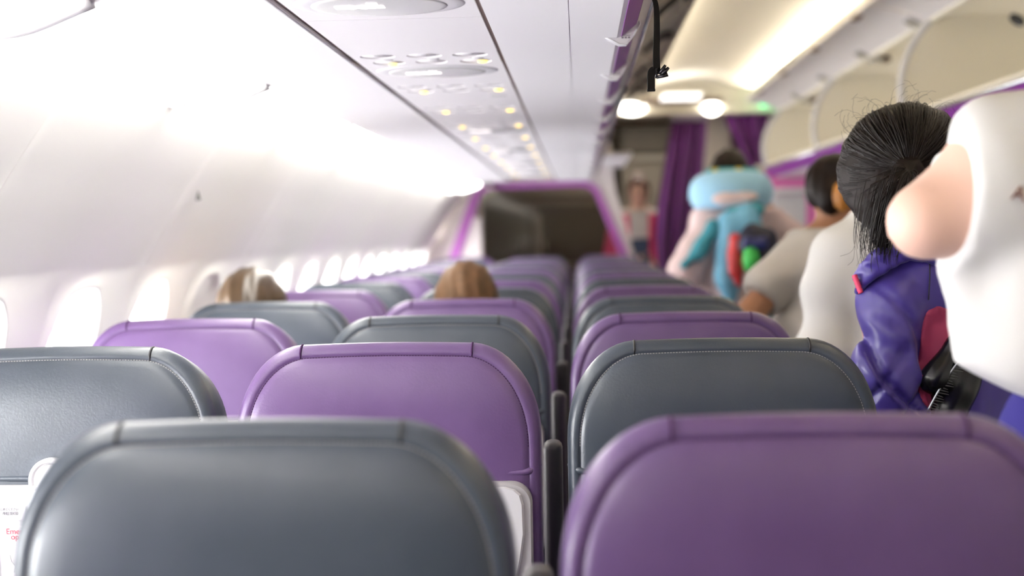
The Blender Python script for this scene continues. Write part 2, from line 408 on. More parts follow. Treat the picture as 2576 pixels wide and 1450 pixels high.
# ------------------------------------------------------------------ passenger service panels
for nm, x, wd, m_ in (('trim_4', -.425, .008, GROOVE), ('trim_5', -.141, .009, GROOVE)):
    t = MB(); t.box((x, (YB+YE_B)/2, ZC+.345), (wd, YE_B-YB, .012)); struct(nm, t, m_)
t = MB(); t.box((-.4345, (YB+YE_B)/2, ZC+.338), (.006, YE_B-YB, .01), .002); t.box((-.1335, (YB+YE_B)/2, ZC+.338), (.005, YE_B-YB, .01), .002); struct('trim_6', t, WHITEP)
UY = [-2.5, -1.97, -1.44, -.9, -.36, .18, .72, 1.26, 1.80, 2.59]+[2.59+.53*j for j in range(1, 15)]
UY = [u for u in UY if u < YE_B-.3]
SIGN = {1.80, 2.59}
def holed_plate(mb, rects, z, th):
    for (xa, xb, ya, yb, lp) in rects:
        if lp is None:
            mb.box(((xa+xb)/2, (ya+yb)/2, z+th/2), (xb-xa, yb-ya, th)); continue
        cx, cy, rx, ry = lp
        R0 = rectloop(xa, xb, ya, yb, cx, cy); R1 = loop2(cx, cy, rx, ry, 2)
        vs = [(a, b, z) for a, b in R0]+[(a, b, z) for a, b in R1]+[(cx+(a-cx)*.96, cy+(b-cy)*.96, z+.003) for a, b in R1]
        mb.add(vs, [(q*LN+k, q*LN+(k+1) % LN, (q+1)*LN+(k+1) % LN, (q+1)*LN+k) for q in range(2) for k in range(LN)])
nu = 0
for ui, yc in enumerate(UY):
    nxt = UY[ui+1] if ui+1 < len(UY) else yc+.53
    prv = UY[ui-1] if ui else yc-.53
    ya = prv+.30 if ui else yc-.25; yb = yc+.30 if ui+1 < len(UY) else yc+.3
    sign = yc in SIGN or (yc > 3.6 and ui % 2 == 0)
    front = yc > 1.7
    e = empty('passenger_service_panel', (-.2835, yc, ZC+.336), ('%s overhead panel of air vents and yellow lamps, counting forward%s' % ((ORD+['fourteenth', 'fifteenth', 'sixteenth', 'seventeenth', 'eighteenth'])[nu], ', with oval sign' if sign else '')) if front else 'white overhead panel of air vents and reading lamps behind the camera', 'service panel', 'service panels under the bins')
    if front: nu += 1
    a, b = ya-yc, yb-yc
    mb = MB(); X3 = [-.1375, -.045, .042, .139]
    c1 = [-.088, 0, .086]; c2 = [-.079, .004, .090]
    rects = []
    for j in range(3):
        rects.append((X3[j], X3[j+1], -.095, -.008, (c1[j], -.052, .033, .030)))
        rects.append((X3[j], X3[j+1], -.008, .085, (c2[j], .040, .031, .034)))
    rects += [(-.1375, .139, a+.002, -.095, None), (-.1375, .139, .085, b, None)]
    holed_plate(mb, rects, 0, .012); mb.build('plate', PSUW, e)
    for j in range(3):
        d = MB(); d.lathe([(.0325, .002), (.029, .014), (.018, .026), (.006, .030), (.0005, .0305)][::1], (c1[j], -.052, 0), n=24, sy=.92); d.build('vent_cup', PSUW, e, True)
        nz = MB(); nz.lathe([(.0005, -.002), (.010, -.001), (.015, .006), (.016, .014), (.012, .022)], (c1[j]-.004, -.05, .002), n=18); nz.build('air_nozzle', WHITEP, e, True)
        d = MB(); d.lathe([(.0305, .002), (.028, .014), (.018, .026), (.006, .030), (.0005, .0305)], (c2[j], .040, 0), n=24, sy=1.08); d.build('lamp_cup', PSUW, e, True)
        if j != 1 and front:
            lm = MB(); lm.lathe([(.0005, -.006), (.008, -.0045), (.0125, .001), (.0135, .006), (.012, .012)], (c2[j]+(.004 if j == 0 else .012), .060+(.016 if j == 0 else 0), .004), n=18); lm.build('reading_lamp', LAMPY, e, True)
        bt = MB(); bt.lathe([(.0005, -.002), (.010, -.0015), (.012, 0), (.012, .004)], (c1[j]+.012, -.006, 0), n=16, sy=.6); bt.build('call_button', WHITEP, e, True)
    if sign and front:
        sy_ = .185 if yc > 2 else .165
        rg = MB(); rg.lathe([(.128, .001), (.122, -.0015), (.110, -.003), (.098, -.003), (.0005, -.003)], (.0, sy_, 0), n=48, sy=.78); so = rg.build('sign_bezel', WHITEP, e, True)
        ln = MB(); ln.lathe([(.100, -.0025), (.098, -.004), (.09, -.0045), (.0005, -.0048)], (.0, sy_, 0), n=48, sy=.82); ln.build('sign_lens', LENS, so, True)
        ic = MB(); zz = -.0056
        for q in (-1, 1):
            ic.box((-.03+q*.009, sy_-.01, zz), (.020, .020, .0012), rot=Matrix.Rotation(math.pi/4, 3, 'Z'))
        ic.box((-.054, sy_-.01, zz), (.018, .018, .0012)); ic.box((-.010, sy_-.01, zz), (.012, .018, .0012))
        for q in range(3): ic.box((-.012+.006*q, sy_-.032, zz), (.004, .016, .0012)); ic.box((.003, sy_-.017+.007*q, zz), (.012, .0035, .0012))
        ic.build('belt_symbol', SIGNL, so)
    lt = MB(); lt.box((.095, b-.13, -.001), (.04, .006, .003), .001); lt.build('latch_slot', LENS, e)
# ------------------------------------------------------------------ overhead bins across the aisle, doors raised
for k in range(0, 8):
    ya = B0+BU*k; yb = min(ya+BU, 9.75)
    if yb-ya < .2: break
    vis = yb > 3.9
    nn = k-4
    e = empty('overhead_bin', (0, ya, ZC), ('%s open cream overhead bin across the aisle, counting forward' % ORD[nn]) if vis else 'open cream overhead bin across the aisle behind the camera', 'overhead bin', 'open bins across the aisle')
    L = yb-ya-.004; g = .002
    inner = [(1.345, .455), (1.40, .445), (1.80, .44), (1.93, .50), (1.98, .62), (1.95, .76), (1.85, .83), (1.60, .845), (1.44, .835)]
    outer = [(1.44, .86), (1.62, .87), (1.88, .855), (1.985, .78), (2.02, .62), (1.97, .47), (1.82, .40), (1.36, .40)]
    o = MB(); o.extrude(inner+outer, g, L); shade_auto(o.build('shell', CREAM, e), 50)
    o = MB(); o.extrude([(1.36, .392), (1.36, .40), (2.05, .40), (2.05, .36), (1.40, .362)], g, L); o.build('underside', BINW, e)
    o = MB(); o.tube([(1.332, .01, .448), (1.332, L-.01, .448)], .010, 12); o.build('cream_edge', CREAM, e, True)
    o = MB(); o.tube([(1.322, .01, .428), (1.322, L-.01, .428)], .014, 12); o.build('rail', METAL, e, True)
    o = MB(); o.extrude([(1.312, .416), (1.34, .425), (1.385, .380), (1.37, .366), (1.335, .385)], g, L); o.build('purple_lip', PURPLE, e)
    dp = [(1.185, .90), (1.26, .885), (1.35, .86), (1.43, .83)]
    d = MB(); d.extrude(dp+[(x+.008, z+.025) for x, z in reversed(dp)], .012, L-.012); do = shade_auto(d.build('door', LAV, e))
    d = MB(); d.tube([(1.432, .012, .832), (1.432, L-.012, .832)], .014, 10); d.build('door_edge', CREAM, do, True)
    for q in (.0, .5):
        h = MB()
        h.tube([(1.36, L*q+.06, .85), (1.44, L*q+.10, .822), (1.50, L*q+.12, .80)], .010, 8); h.tube([(1.36, L*q+.14, .85), (1.44, L*q+.18, .822)], .008, 8); h.box((1.46, L*q+.13, .822), (.05, .10, .03), .008)
        h.build('hinge', METAL, do)
        h = MB(); h.box((1.50, L*q+.14, .818), (.07, .05, .03), .01); h.build('hinge_bracket', GROOVE, do); h = MB(); h.box((1.20, L*q+.30, .895), (.03, .12, .018), .005); h.build('door_catch', GROOVE, do)
    # end panel with its bulging front edge
    fr = [(1.335, .445), (1.318, .50), (1.312, .56), (1.322, .64), (1.352, .72), (1.40, .79), (1.44, .835)]
    if vis:
        pan = fr+[(1.60, .845), (1.85, .83), (1.95, .76), (1.98, .62), (1.93, .50), (1.80, .44)]
        o = MB(); o.extrude(pan, L-.02, L); o.build('end_panel', CREAM, e)
        o = MB(); o.tube([(x, L-.006, z) for x, z in smoothpath([(a, 0, b) for a, b in fr], 5) for x, z in [(x, z)]] if False else [(p.x, L-.008, p.z) for p in smoothpath([(a, 0, b) for a, b in fr], 5)], .017, 10); o.build('panel_edge', WHITEP, e, True)
    if k == 5:
        o = MB(); o.lathe([(.030, 0), (.030, .008), (.022, .012), (.020, .006), (.001, .006)], tuple(at(2560, 48, 5.0)-V((0, ya, ZC))-V((.0, 0, 0))), ax=(-.6, -.2, -.75), n=24); o.build('latch_socket', DARK, e, True)
for (px, py, y) in ((2436, 345, 4.6), (2438, 376, 5.4)):
    p = at(px, py, y); p.z = ZC+.358
    o = MB(); o.lathe([(.0005, -.006), (.016, -.005), (.02, 0), (.02, .004)], (0, 0, 0), n=18); o = o.build('reading_light', LAMPY, None, True); o.location = p
    tag(o, 'small orange reading light under the far bin, %s' % ('the closer of the two to the camera' if py == 345 else 'the one farther forward'), 'light')
# cove lights hidden along both edges of the aisle ceiling, each in a trough, the second one added
e = empty('aisle_cove_light', (1.235, 0, ZC), 'warm light strip along the aisle ceiling above the open bins', 'light strip')
o = MB(); o.extrude([(-.018, .936), (.015, .936), (.015, .931), (-.018, .931)], YB, 9.8); o.build('lamp', STRIP, e)
o = MB(); o.extrude([(-.030, .925), (-.030, .9355), (-.026, .9355), (-.026, .929), (.03, .929), (.03, .925)], YB, 9.8); o.build('trough', CREAM, e)
e = empty('aisle_cove_light', (.41, 0, ZC), 'added warm light strip, unseen behind the raised bin doors over the seats', 'light strip')  # unseen strip added to brighten the seat side of the aisle ceiling
o = MB(); o.extrude([(-.015, .935), (.015, .935), (.015, .930), (-.015, .930)], YB, 9.8); o.build('lamp', mat('lit_strip_soft', (.9, .88, .84), .5, .2, emit=((1, .92, .76), 17)), e)
o = MB(); o.extrude([(.036, .923), (.036, .9348), (.032, .9348), (.032, .927), (-.03, .927), (-.03, .923)], YB, 9.8); o.build('trough', CREAM, e)
o = MB(); o.box((-.3, 9.55, ZC+.50), (1.3, 1.7, .02)); struct('ceiling_2', o, BINW)
o = MB(); o.box((.8, 11.5, 2.32), (4.0, 2.8, .02)); struct('ceiling_3', o, CREAM)
o = MB(); o.box((.55, 11.3, 2.30), (.9, .35, .02), .004); o = o.build('galley_light', LAMPW); tag(o, 'unseen flat light added over the galley beyond the curtains', 'ceiling light')  # added light, hidden by the beam, to brighten the attendant and galley
# ------------------------------------------------------------------ front end: ceiling beam, lamps, curtains, galley, partition
YE = 10.0
b = MB(); b.box((.95, YE+.10, ZC+.895), (1.5, .16, .075), .01); struct('trim_7', b, CREAM)
b = MB(); b.box((.75, YE-.02, ZC+.945), (.62, .10, .035), .006); struct('trim_8', b, GROOVE)
b = MB(); b.box((.83, YE+.02, ZC+1.03), (1.3, .03, .22)); struct('trim_9', b, CEIL)
o = MB(); c = at(1715, 236, 9.3); o.box((c.x, 9.40, ZC+.92), (.26, .34, .016), .004); o = o.build('ceiling_panel_light', mat('lit_panel', (.9, .9, .9), .4, .2, emit=((1, .98, .95), 1.1))); tag(o, 'bright white square light in the aisle ceiling near the curtains', 'ceiling light')
for px, lab, wd in ((1590, 'wide warm spot lamp on the ceiling beam beside the dark galley', .20), (1792, 'round warm spot lamp on the ceiling beam above the cream post', .13)):
    c = at(px, 271, YE-.06); o = MB(); o.lathe([(.0005, -.025), (.06, -.02), (.085, 0), (.09, .02), (.09, .035)], (0, 0, 0), ax=(0, 1, 0), n=24, sx=wd/.18, sy=.55)
    o = o.build('spot_lamp', LAMPW, None, True); o.location = (c.x, YE-.03, c.z); tag(o, lab, 'lamp')
c = at(1940, 256, YE-.1); o = MB(); o.box((0, 0, 0), (.16, .03, .07), .01); o = o.build('exit_light', GREENL); o.location = c; tag(o, 'small green lit exit light at the far end of the ceiling', 'exit light')
GAL = mat('galley_grey', (.26, .225, .18), .5, .3, var=(2, (.30, .26, .21)))
GALD = mat('galley_dark', (.12, .10, .075), .5, .3)
GALL = mat('galley_light', (.42, .38, .32), .5, .3)
o = MB(); o.box((.8, 12.85, 1.45), (4.6, .1, 3.1)); struct('wall_front', o, GAL)
# galley cabinets behind the partition window and along the aisle
e = empty('galley_cabinet', (-.34, 12.0, 0), 'brown grey galley cupboard seen through the partition window', 'cabinet')
o = MB(); o.box((-.04, .25, 1.0), (1.40, .5, 2.0), .01); o.build('body', GAL, e)
for x in (-.40, .32):
    o = MB(); o.box((x, -.012, 1.25), (.66, .03, .62), .02); d = o.build('door', GALD if x > 0 else mat('galley_green', (.23, .225, .19), .35, .5), e); o = MB(); o.box((x+(.27 if x < 0 else -.27), -.04, 1.2), (.02, .03, .12), .006); o.build('handle', GALL, d)
o = MB(); o.box((-.02, -.03, 1.27), (.07, .05, .42), .01); o.build('center_post', GALL, e)
o = MB(); o.box((.12, -.015, 1.70), (1.1, .03, .13), .01); o.build('header', GALL, e)
o = MB(); o.box((-.42, -.03, 1.58), (.62, .03, .05), .01, rot=Matrix.Rotation(.22, 3, 'Y')); o.build('reflection_band', GALL, e)  # pale sloping strip stands in for a band reflected in the partition pane
e = empty('galley_monument', (.70, 12.1, 0), 'tall brown grey galley wall unit behind the flight attendant', 'cabinet')
o = MB(); o.box((0, .3, 1.0), (.62, .6, 2.0), .01); o.build('body', GAL, e)
o = MB(); o.box((0, -.01, 2.13), (.62, .04, .24), .01); o.build('upper_compartment', GALD, e)
o = MB(); o.box((0, -.02, 1.97), (.62, .05, .05), .008); o.build('shelf_edge', GALL, e)
# partition (bulkhead) with its purple framed window
def atf(px, py): q = at(px, py, YF); return (q.x, q.z)
outl = [atf(1085, 700), atf(1140, 458), atf(1180, 420), atf(1475, 415), atf(1512, 350), atf(1530, 330), atf(1540, 400), atf(1548, 480), atf(1572, 560), atf(1612, 700)]
fo = [atf(1125, 660), atf(1190, 478), atf(1222, 463), atf(1478, 455), atf(1504, 468), atf(1590, 660)]
fi = [atf(1152, 660), atf(1208, 492), atf(1228, 477), atf(1472, 469), atf(1492, 478), atf(1566, 660)]
e = empty('partition', (-.3, YF, 0), 'cream partition with a purple framed window ahead of the seats', 'partition')
X0 = -.3
def pl(p, y): return (p[0]-X0, y, p[1])
def ringface(outer, inner, y0, y1, mb, mi=0):
    n = len(outer)
    for (A, B_, y, fl_) in ((outer, inner, y0, 0), (outer, inner, y1, 1)):
        vs = [pl(p, y) for p in A]+[pl(p, y) for p in B_]
        mb.add(vs, [(i, i+1, n+i+1, n+i) if not fl_ else (n+i, n+i+1, i+1, i) for i in range(n-1)], mi)
    for A in (outer, inner): mb.add([pl(p, y0) for p in A]+[pl(p, y1) for p in A], [(i, i+1, n+i+1, n+i) for i in range(n-1)], mi)
def resample(P, n):
    P = np.array(P); s = np.concatenate([[0], np.cumsum(np.linalg.norm(np.diff(P, axis=0), axis=1))]); t = np.linspace(0, s[-1], n)
    return [(np.interp(q, s, P[:, 0]), np.interp(q, s, P[:, 1])) for q in t]
mb = MB(); ringface(outl[:4]+outl[4:], resample(fo, len(outl)), 0, .04, mb); mb.build('panel', mat('partition_cream', (.72, .66, .64), .5, .3), e)
mb = MB(); ringface(resample(fo, 30), resample(fi, 30), -.012, .03, mb); mb.build('window_frame', mat('partition_purple', (.42, .13, .45), .4, .4), e)
mb = MB(); n = len(fi); mb.add([pl(p, .012) for p in fi]+[pl(p, .018) for p in fi], [tuple(range(n)), tuple(range(n, 2*n))[::-1]]); mb.build('pane', PANE, e)
mb = MB(); lo_ = [(p[0], p[1]) for p in (atf(1105, 700), atf(1612, 700))]; mb.box(((lo_[0][0]+lo_[1][0])/2-X0, .02, .42), (lo_[1][0]-lo_[0][0], .04, .84), .005); mb.box((-.72-X0-.25, .025, .75), (.45, .03, 1.4), .005); mb.build('lower_panel', mat('partition_cream'), e)
CURT = mat('curtain_purple', (.125, .012, .155), .8, .2, sheen=.25, bump=(80, .1))
def curtain(name, rows, y, label, folds, amp, nx=60, thick=.006):
    """rows: [(z, x0, x1)] from the top down"""
    e = empty(name, (0, y, 0), label, 'curtain')
    vs = []
    for (z, x0, x1) in rows:
        for i in range(nx+1):
            t = i/nx; ph = folds*2*math.pi*t; vs.append((x0+(x1-x0)*t+.006*math.sin(ph*.5+z*3), amp*math.sin(ph)+amp*.4*math.sin(ph*.37+z*2.1), z))
    n = nx+1; R = len(rows); vs += [(a, b_+thick, c) for a, b_, c in vs]; N_ = R*n
    fs = [(r*n+i, r*n+i+1, (r+1)*n+i+1, (r+1)*n+i) for r in range(R-1) for i in range(nx)]
    fs += [tuple(N_+j for j in f[::-1]) for f in fs]
    mesh('cloth', vs, fs, CURT, e, True)
    return e
def crow(p0, p1, y): a = at(*p0, y); b_ = at(*p1, y); return ((a.z+b_.z)/2, a.x, b_.x)
rows = [crow((1690, 306), (1778, 304), 10.15), crow((1680, 360), (1776, 360), 10.15), crow((1667, 450), (1768, 450), 10.15), crow((1655, 520), (1762, 520), 10.15), crow((1650, 600), (1752, 600), 10.15), crow((1655, 700), (1742, 700), 10.15), (.75, .62, .82), (.12, .60, .84)]
c1 = curtain('curtain', rows, 10.15, 'long gathered purple curtain hanging beside the flight attendant', 6, .035)
o = MB(); a = at(1690, 297, 10.15); b_ = at(1778, 295, 10.15); o.box(((a.x+b_.x)/2, 0, a.z+.012), (b_.x-a.x, .06, .06), .012); o.build('header_band', mat('curtain_hook', (.55, .5, .6), .5), c1)
rows = [crow((1818, 292), (1932, 286), 10.1), crow((1836, 330), (1930, 330), 10.1), crow((1856, 370), (1926, 372), 10.1), crow((1880, 415), (1928, 415), 10.1), crow((1896, 440), (1932, 440), 10.1), crow((1890, 480), (1950, 480), 10.1), (.9, 1.33, 1.46), (.12, 1.31, 1.5)]
curtain('curtain', rows, 10.1, 'purple curtain tied back at an angle under the open bins', 4, .03)
o = MB(); a = at(1776, 300, 10.35); b_ = at(1835, 300, 10.35); o.box(((a.x+b_.x)/2, 10.4, 1.12), (b_.x-a.x+.02, .1, 2.24), .015); o = o.build('galley_post', mat('post_cream', (.66, .60, .52), .5, .3)); tag(o, 'cream post standing between the two purple curtains', 'post')
PINK = mat('pink_panel', (.86, .24, .60), .6, .3)
a = at(1900, 437, 9.9); b_ = at(2080, 700, 9.9)
e = empty('side_partition', ((a.x+b_.x)/2, 9.9, 0), 'pink partition at the front of the seats across the aisle', 'partition')
o = MB(); o.box((.14, .02, a.z/2), (b_.x-a.x+.28, .04, a.z), .02); o.build('panel', PINK, e)
o = MB(); o.box((.14, .0, a.z+.03), (b_.x-a.x+.28, .05, .06), .01); o.build('top_rail', TAUPE, e)
a = at(1946, 474, 8.6); b_ = at(2030, 582, 8.6)
e = empty('paper_carton', ((a.x+b_.x)/2, 8.7, b_.z), 'white carton with a slightly open top beyond the bag and the pink panel', 'box')
w_, h_ = b_.x-a.x, a.z-b_.z
o = MB(); o.box((0, 0, h_*.42), (w_, .16, h_*.84), .006); o.build('body', mat('carton_white', (.74, .73, .76), .6, .3), e)
o = MB(); o.box((.0, -.02, h_*.93), (w_*1.02, .19, h_*.14), .012); o.build('lid', mat('carton_lid', (.82, .81, .83), .6, .3), e)
sp = empty('seat', ((a.x+b_.x)/2, 8.7, 0), 'purple seat back across the aisle holding up the white carton', 'seat')
o = MB(); o.box((0, .04, .62+(b_.z-1.15)/2), (.46, .12, 1.06+(b_.z-1.15)), .04, seg=4); o.build('backrest', LPUR, sp, True)
o = MB(); o.box((0, .3, .42), (.44, .46, .12), .03); o.build('cushion', LPUR, sp, True)
o = MB(); o.box((-.15, .25, .18), (.04, .3, .36), .01); o.build('leg', GREYP, sp); o = MB(); o.box((.15, .25, .18), (.04, .3, .36), .01); o.build('leg', GREYP, sp)
# ------------------------------------------------------------------ hanging strap
e = empty('luggage_strap', (.12, 2.1, ZC+.38), 'black webbing strap with a metal clip hanging from the bin lip', 'strap')
def ribbon(pts, w, th, mb):
    pts = [V(p) for p in pts]; vs = []; ws = w if isinstance(w, (list, tuple)) else [w]*len(pts)
    for i, p in enumerate(pts):
        t = (pts[min(i+1, len(pts)-1)]-pts[max(i-1, 0)]).normalized(); s = V((.93, .36, 0)); s = (s-s.dot(t)*t).normalized(); n_ = t.cross(s)
        h = ws[i]/2
        vs += [p-s*h-n_*th, p+s*h-n_*th, p+s*h+n_*th, p-s*h+n_*th]
    fs = [(a*4+i, a*4+(i+1) % 4, a*4+4+(i+1) % 4, a*4+4+i) for a in range(len(pts)-1) for i in range(4)]+[(3, 2, 1, 0), tuple(len(vs)-4+i for i in range(4))]
    mb.add(vs, fs)
STRAPM = mat('black_webbing', (.010, .009, .008), .8, .2, bump=(700, .5, .001))
base = V((.12, 2.1, ZC+.38))
pp = smoothpath([at(x, y, 2.1)-base for x, y in ((1640, -14), (1649, 8), (1652, 40), (1652, 90), (1651, 140), (1652, 172), (1651, 186))], 5)
mb = MB(); ribbon(pp, list(np.interp(np.linspace(0, 1, len(pp)), [0, .2, .55, 1], [.006, .0085, .0105, .0125])), .0007, mb); mb.build('webbing', STRAPM, e)
lp = smoothpath([at(x, y, yy)-base for x, y, yy in ((1656, 186, 2.104), (1650, 177, 2.10), (1641, 179, 2.097), (1638, 190, 2.095), (1638, 210, 2.094), (1638, 230, 2.094))], 5)
mb = MB(); ribbon(lp, .0122, .0009, mb); q = at(1638, 227, 2.0935)-base; mb.box(q, (.0128, .004, .0042), .001); mb.build('loop_end', STRAPM, e)
mb = MB(); c = at(1664, 184, 2.1)-base
for px0, py0, px1, py1 in ((1658, 186, 1674, 164), (1662, 188, 1682, 170)): mb.tube([at(px0, py0, 2.1)-base, at((px0+px1)/2, (py0+py1)/2+2, 2.098)-base, at(px1, py1, 2.095)-base], [.003, .0035, .0022], 8)
mb.tube([at(1652, 194, 2.1)-base, at(1668, 192, 2.098)-base, at(1680, 187, 2.097)-base], [.0028, .0022, .0035], 8); mb.tube([at(1650, 175, 2.1)-base, at(1652, 197, 2.1)-base], .0022, 8)
mb.build('clip', mat('black_metal', (.03, .028, .03), .22, .6, metal=.6), e, True)
# small coat hook on the sidewall
p = V(wpt(3.52, float(np.interp(.115, [q[1] for q in WP], _s)), -.004)); o = MB()
o.add([(0, -.006, -.012), (.012, .002, -.010), (.004, .006, .016), (-.002, 0, -.012), (.004, .012, -.006)], [(0, 1, 2), (0, 2, 4), (1, 4, 2), (0, 4, 3), (0, 3, 1), (1, 3, 4)])
o = o.build('coat_hook', mat('hook_dark', (.05, .05, .045), .5)); p_ = at(360, 477, 3.3); o.location = p; tag(o, 'tiny dark coat hook on the white window wall', 'hook')
# ------------------------------------------------------------------ seats
HW, TOPZ, CA, CBZ = .240, 1.150, .1035, .150
def seat_outline(ins, z0):
    hw = HW-ins; tz = TOPZ-ins; a = CA-ins*.45; b = CBZ-ins*.45; P = []
    for t in np.linspace(0, 1, 9)[:-1]:
        z = z0+(tz-b-z0)*t; P.append((-hw+.006*max(0, (.80-z)/.4), z))
    for g in np.linspace(0, math.pi/2, 15)[:-1]:
        dx = a*(1-math.cos(g)); u = a-dx
        P.append((-hw+dx, tz-b+b*math.sin(g)-.075*u*(1-u/a)*math.sin(g)))
    for t in np.linspace(0, 1, 11): P.append((-hw+a+(2*(hw-a))*t, tz+.0025*math.sin(math.pi*t)))
    n = len(P); full = P+[(-x, z) for x, z in reversed(P[:22])]
    m = 8
    full += [(full[-1][0]+(P[0][0]-full[-1][0])*t, z0) for t in np.linspace(0, 1, m+2)[1:-1]]
    return full
def backrest_mesh():
    z0 = .45
    rings = [(.15, -.006), (.10, -.0075), (.055, -.0065), (.030, -.0035), (.0215, -.001), (.0195, .0022), (.0175, .0002), (.012, -.0006), (.006, .003), (.0015, .010), (0, .020), (0, .055), (.002, .085), (.010, .103), (.025, .112), (.06, .118), (.12, .12)]
    vs = []; n = None
    for ins, y in rings:
        o = seat_outline(ins, z0)
        n = len(o)
        for x, z in o:
            y2 = y + (.10*max(0, (z-1.02)/.13)**2*.12 if y < .03 else -.10*max(0, (z-1.02)/.13)**2*.10)
            tf_ = min(max((z-1.0)/.15, 0), 1)
            vs.append((x, y2, z-.21*max(0, y-.035)*tf_**.7))
    fs = [(a*n+k, a*n+(k+1) % n, (a+1)*n+(k+1) % n, (a+1)*n+k) for a in range(len(rings)-1) for k in range(n)]
    fs += [tuple(range(n))[::-1], tuple((len(rings)-1)*n+k for k in range(n))]
    return vs, fs
BR = backrest_mesh()
def stitch_mb():
    o = seat_outline(.0195, .45); pts = [(x, z) for x, z in o if z > .93]; mb = MB()
    P = resample(pts, 420)
    d = 0
    for i in range(0, 418, 3):
        (x0, z0), (x1, z1) = P[i], P[i+2]; dx, dz = x1-x0, z1-z0; L = math.hypot(dx, dz)
        if L > .02: continue
        yy = .0012+.10*max(0, (z0-1.02)/.13)**2*.12
        mb.box(((x0+x1)/2, yy, (z0+z1)/2), (L, .0016, .0013), rot=Matrix.Rotation(-math.atan2(dz, dx), 3, 'Y'))
    return mb
STI = stitch_mb()
def seam_pts(x):
    out = []
    for ins, y in [(.0195, .0105), (.012, .008), (.006, .012), (.0015, .019), (0, .028), (0, .05), (.002, .075)]:
        out.append((x, y, TOPZ-ins-.0002-.21*max(0, y-.035)))
    return out
def make_seat(colour):
    lm = LPUR if colour == 'purple' else LGRY
    e = empty('aircraft_seat', (0, 0, 0), 'seat', 'seat', 'aircraft seats in rows')
    mesh('backrest', BR[0], BR[1], lm, e, True)
    mesh('stitching', STI.v, STI.f, THRP if colour == 'purple' else THRG, e, False)
    for s in (-1, 1):
        mb = MB(); mb.tube([(s*.1345, p[1], p[2]) for p in seam_pts(0)], .0017, 6); mb.build('seam', THRP if colour == 'purple' else DARK, e, True)
    mb = MB(); mb.tube(smoothpath([(-.236, .022, .958), (-.225, .004, .953), (-.19, -.001, .949), (0, -.004, .947), (.19, -.001, .949), (.225, .004, .953), (.236, .022, .958)], 4), .0055, 8); mb.build('lower_fold', lm, e, True)
    # folded table: rounded panel with a waisted inner face
    def rr(hw, z0, z1, r, n=8):
        out = []
        for cx, cz, g0 in ((hw-r, z1-r, 0), (-hw+r, z1-r, 90), (-hw+r, z0+r, 180), (hw-r, z0+r, 270)):
            for k in range(n+1):
                g = math.radians(g0+90*k/n); out.append((cx+r*math.cos(g), cz+r*math.sin(g)))
        return out
    mb = MB(); rs = [(.226, .655, .938, .032, -.006), (.226, .655, .938, .032, -.020), (.223, .658, .935, .030, -.025), (.05, .75, .85, .02, -.0255)]
    vs = []
    for hw, z0, z1, r, y in rs: vs += [(x, y, z) for x, z in rr(hw, z0, z1, r)]
    n = 36; fs = [(a*n+k, a*n+(k+1) % n, (a+1)*n+(k+1) % n, (a+1)*n+k) for a in range(3) for k in range(n)]+[tuple(range(n))[::-1], tuple(3*n+k for k in range(n))]
    fs = [f[::-1] for f in fs]
    tr = mb.add(vs, fs).build('tray_table', mat('tray_edge', (.40, .385, .39), .4, .4), e); shade_auto(tr)
    mb = MB(); o = []
    prof = [(.213, .905), (.214, .86), (.208, .82), (.199, .78), (.196, .74), (.198, .66)]
    right = [(.185, .932), (.200, .928), (.209, .920)]+prof; loop_ = right+[(-x, z) for x, z in reversed(right)]
    n = len(loop_); vs = [(x, -.0255, z) for x, z in loop_]+[(x*.985, -.030, z-.001) for x, z in loop_]
    mb.add(vs, [(k, (k+1) % n, n+(k+1) % n, n+k) for k in range(n)]+[tuple(n+k for k in range(n))]); fp = mb.build('tray_face', WHITEP, tr)
    mb = MB(); mb.lathe([(.036, .0), (.036, -.010), (.033, -.014), (.030, -.013), (.028, -.009), (.001, -.009)], (-.02, -.006, .945), ax=(0, 1, 0), n=36); la = shade_auto(mb.build('latch', WHITEP, e))
    mb = MB(); mb.lathe([(.027, 0), (.026, -.006), (.02, -.010), (.001, -.011)], (-.02, -.014, .945), ax=(0, 1, 0), n=30, sx=.95, sy=1); mb.box((-.018, -.026, .948), (.012, .010, .036), .004, rot=Matrix.Rotation(.3, 3, 'Y')); mb.build('latch_knob', mat('latch_white', (.70, .685, .69), .35, .5), la, True)
    mb = MB(); mb.box((0, .33, .43), (.44, .46, .13), .04, seg=4); mb.build('seat_cushion', lm, e, True)
    mb = MB(); mb.box((0, .33, .34), (.47, .44, .05), .01); mb.build('seat_frame', GREYP, e)
    for x in (-.17, .17): mb = MB(); mb.box((x, .30, .16), (.035, .34, .32), .008); mb.build('leg', METAL, e)
    mb = MB(); mb.box((.2545, .185, .80), (.032, .055, .34), .012, seg=3); mb.box((.2545, .15, .60), (.026, .09, .06), .01); am = shade_auto(mb.build('armrest', GREYP, e), 50)
    mb = MB(); mb.box((.2545, .150, .50), (.028, .02, .30), .004); mb.build('armrest_pivot', GREYP, am)
    return e
XCOL = {'window': -.805, 'middle': -.303, 'aisle': .218}
ROWY = [1.235]+[2.08+.70*i for i in range(12)]
DXR = {('window', 0): -.018}
OR2 = ['first', 'second', 'third', 'fourth', 'fifth', 'sixth', 'seventh', 'eighth', 'ninth', 'tenth', 'eleventh', 'twelfth', 'thirteenth']
proto = {}
SEATS = {}
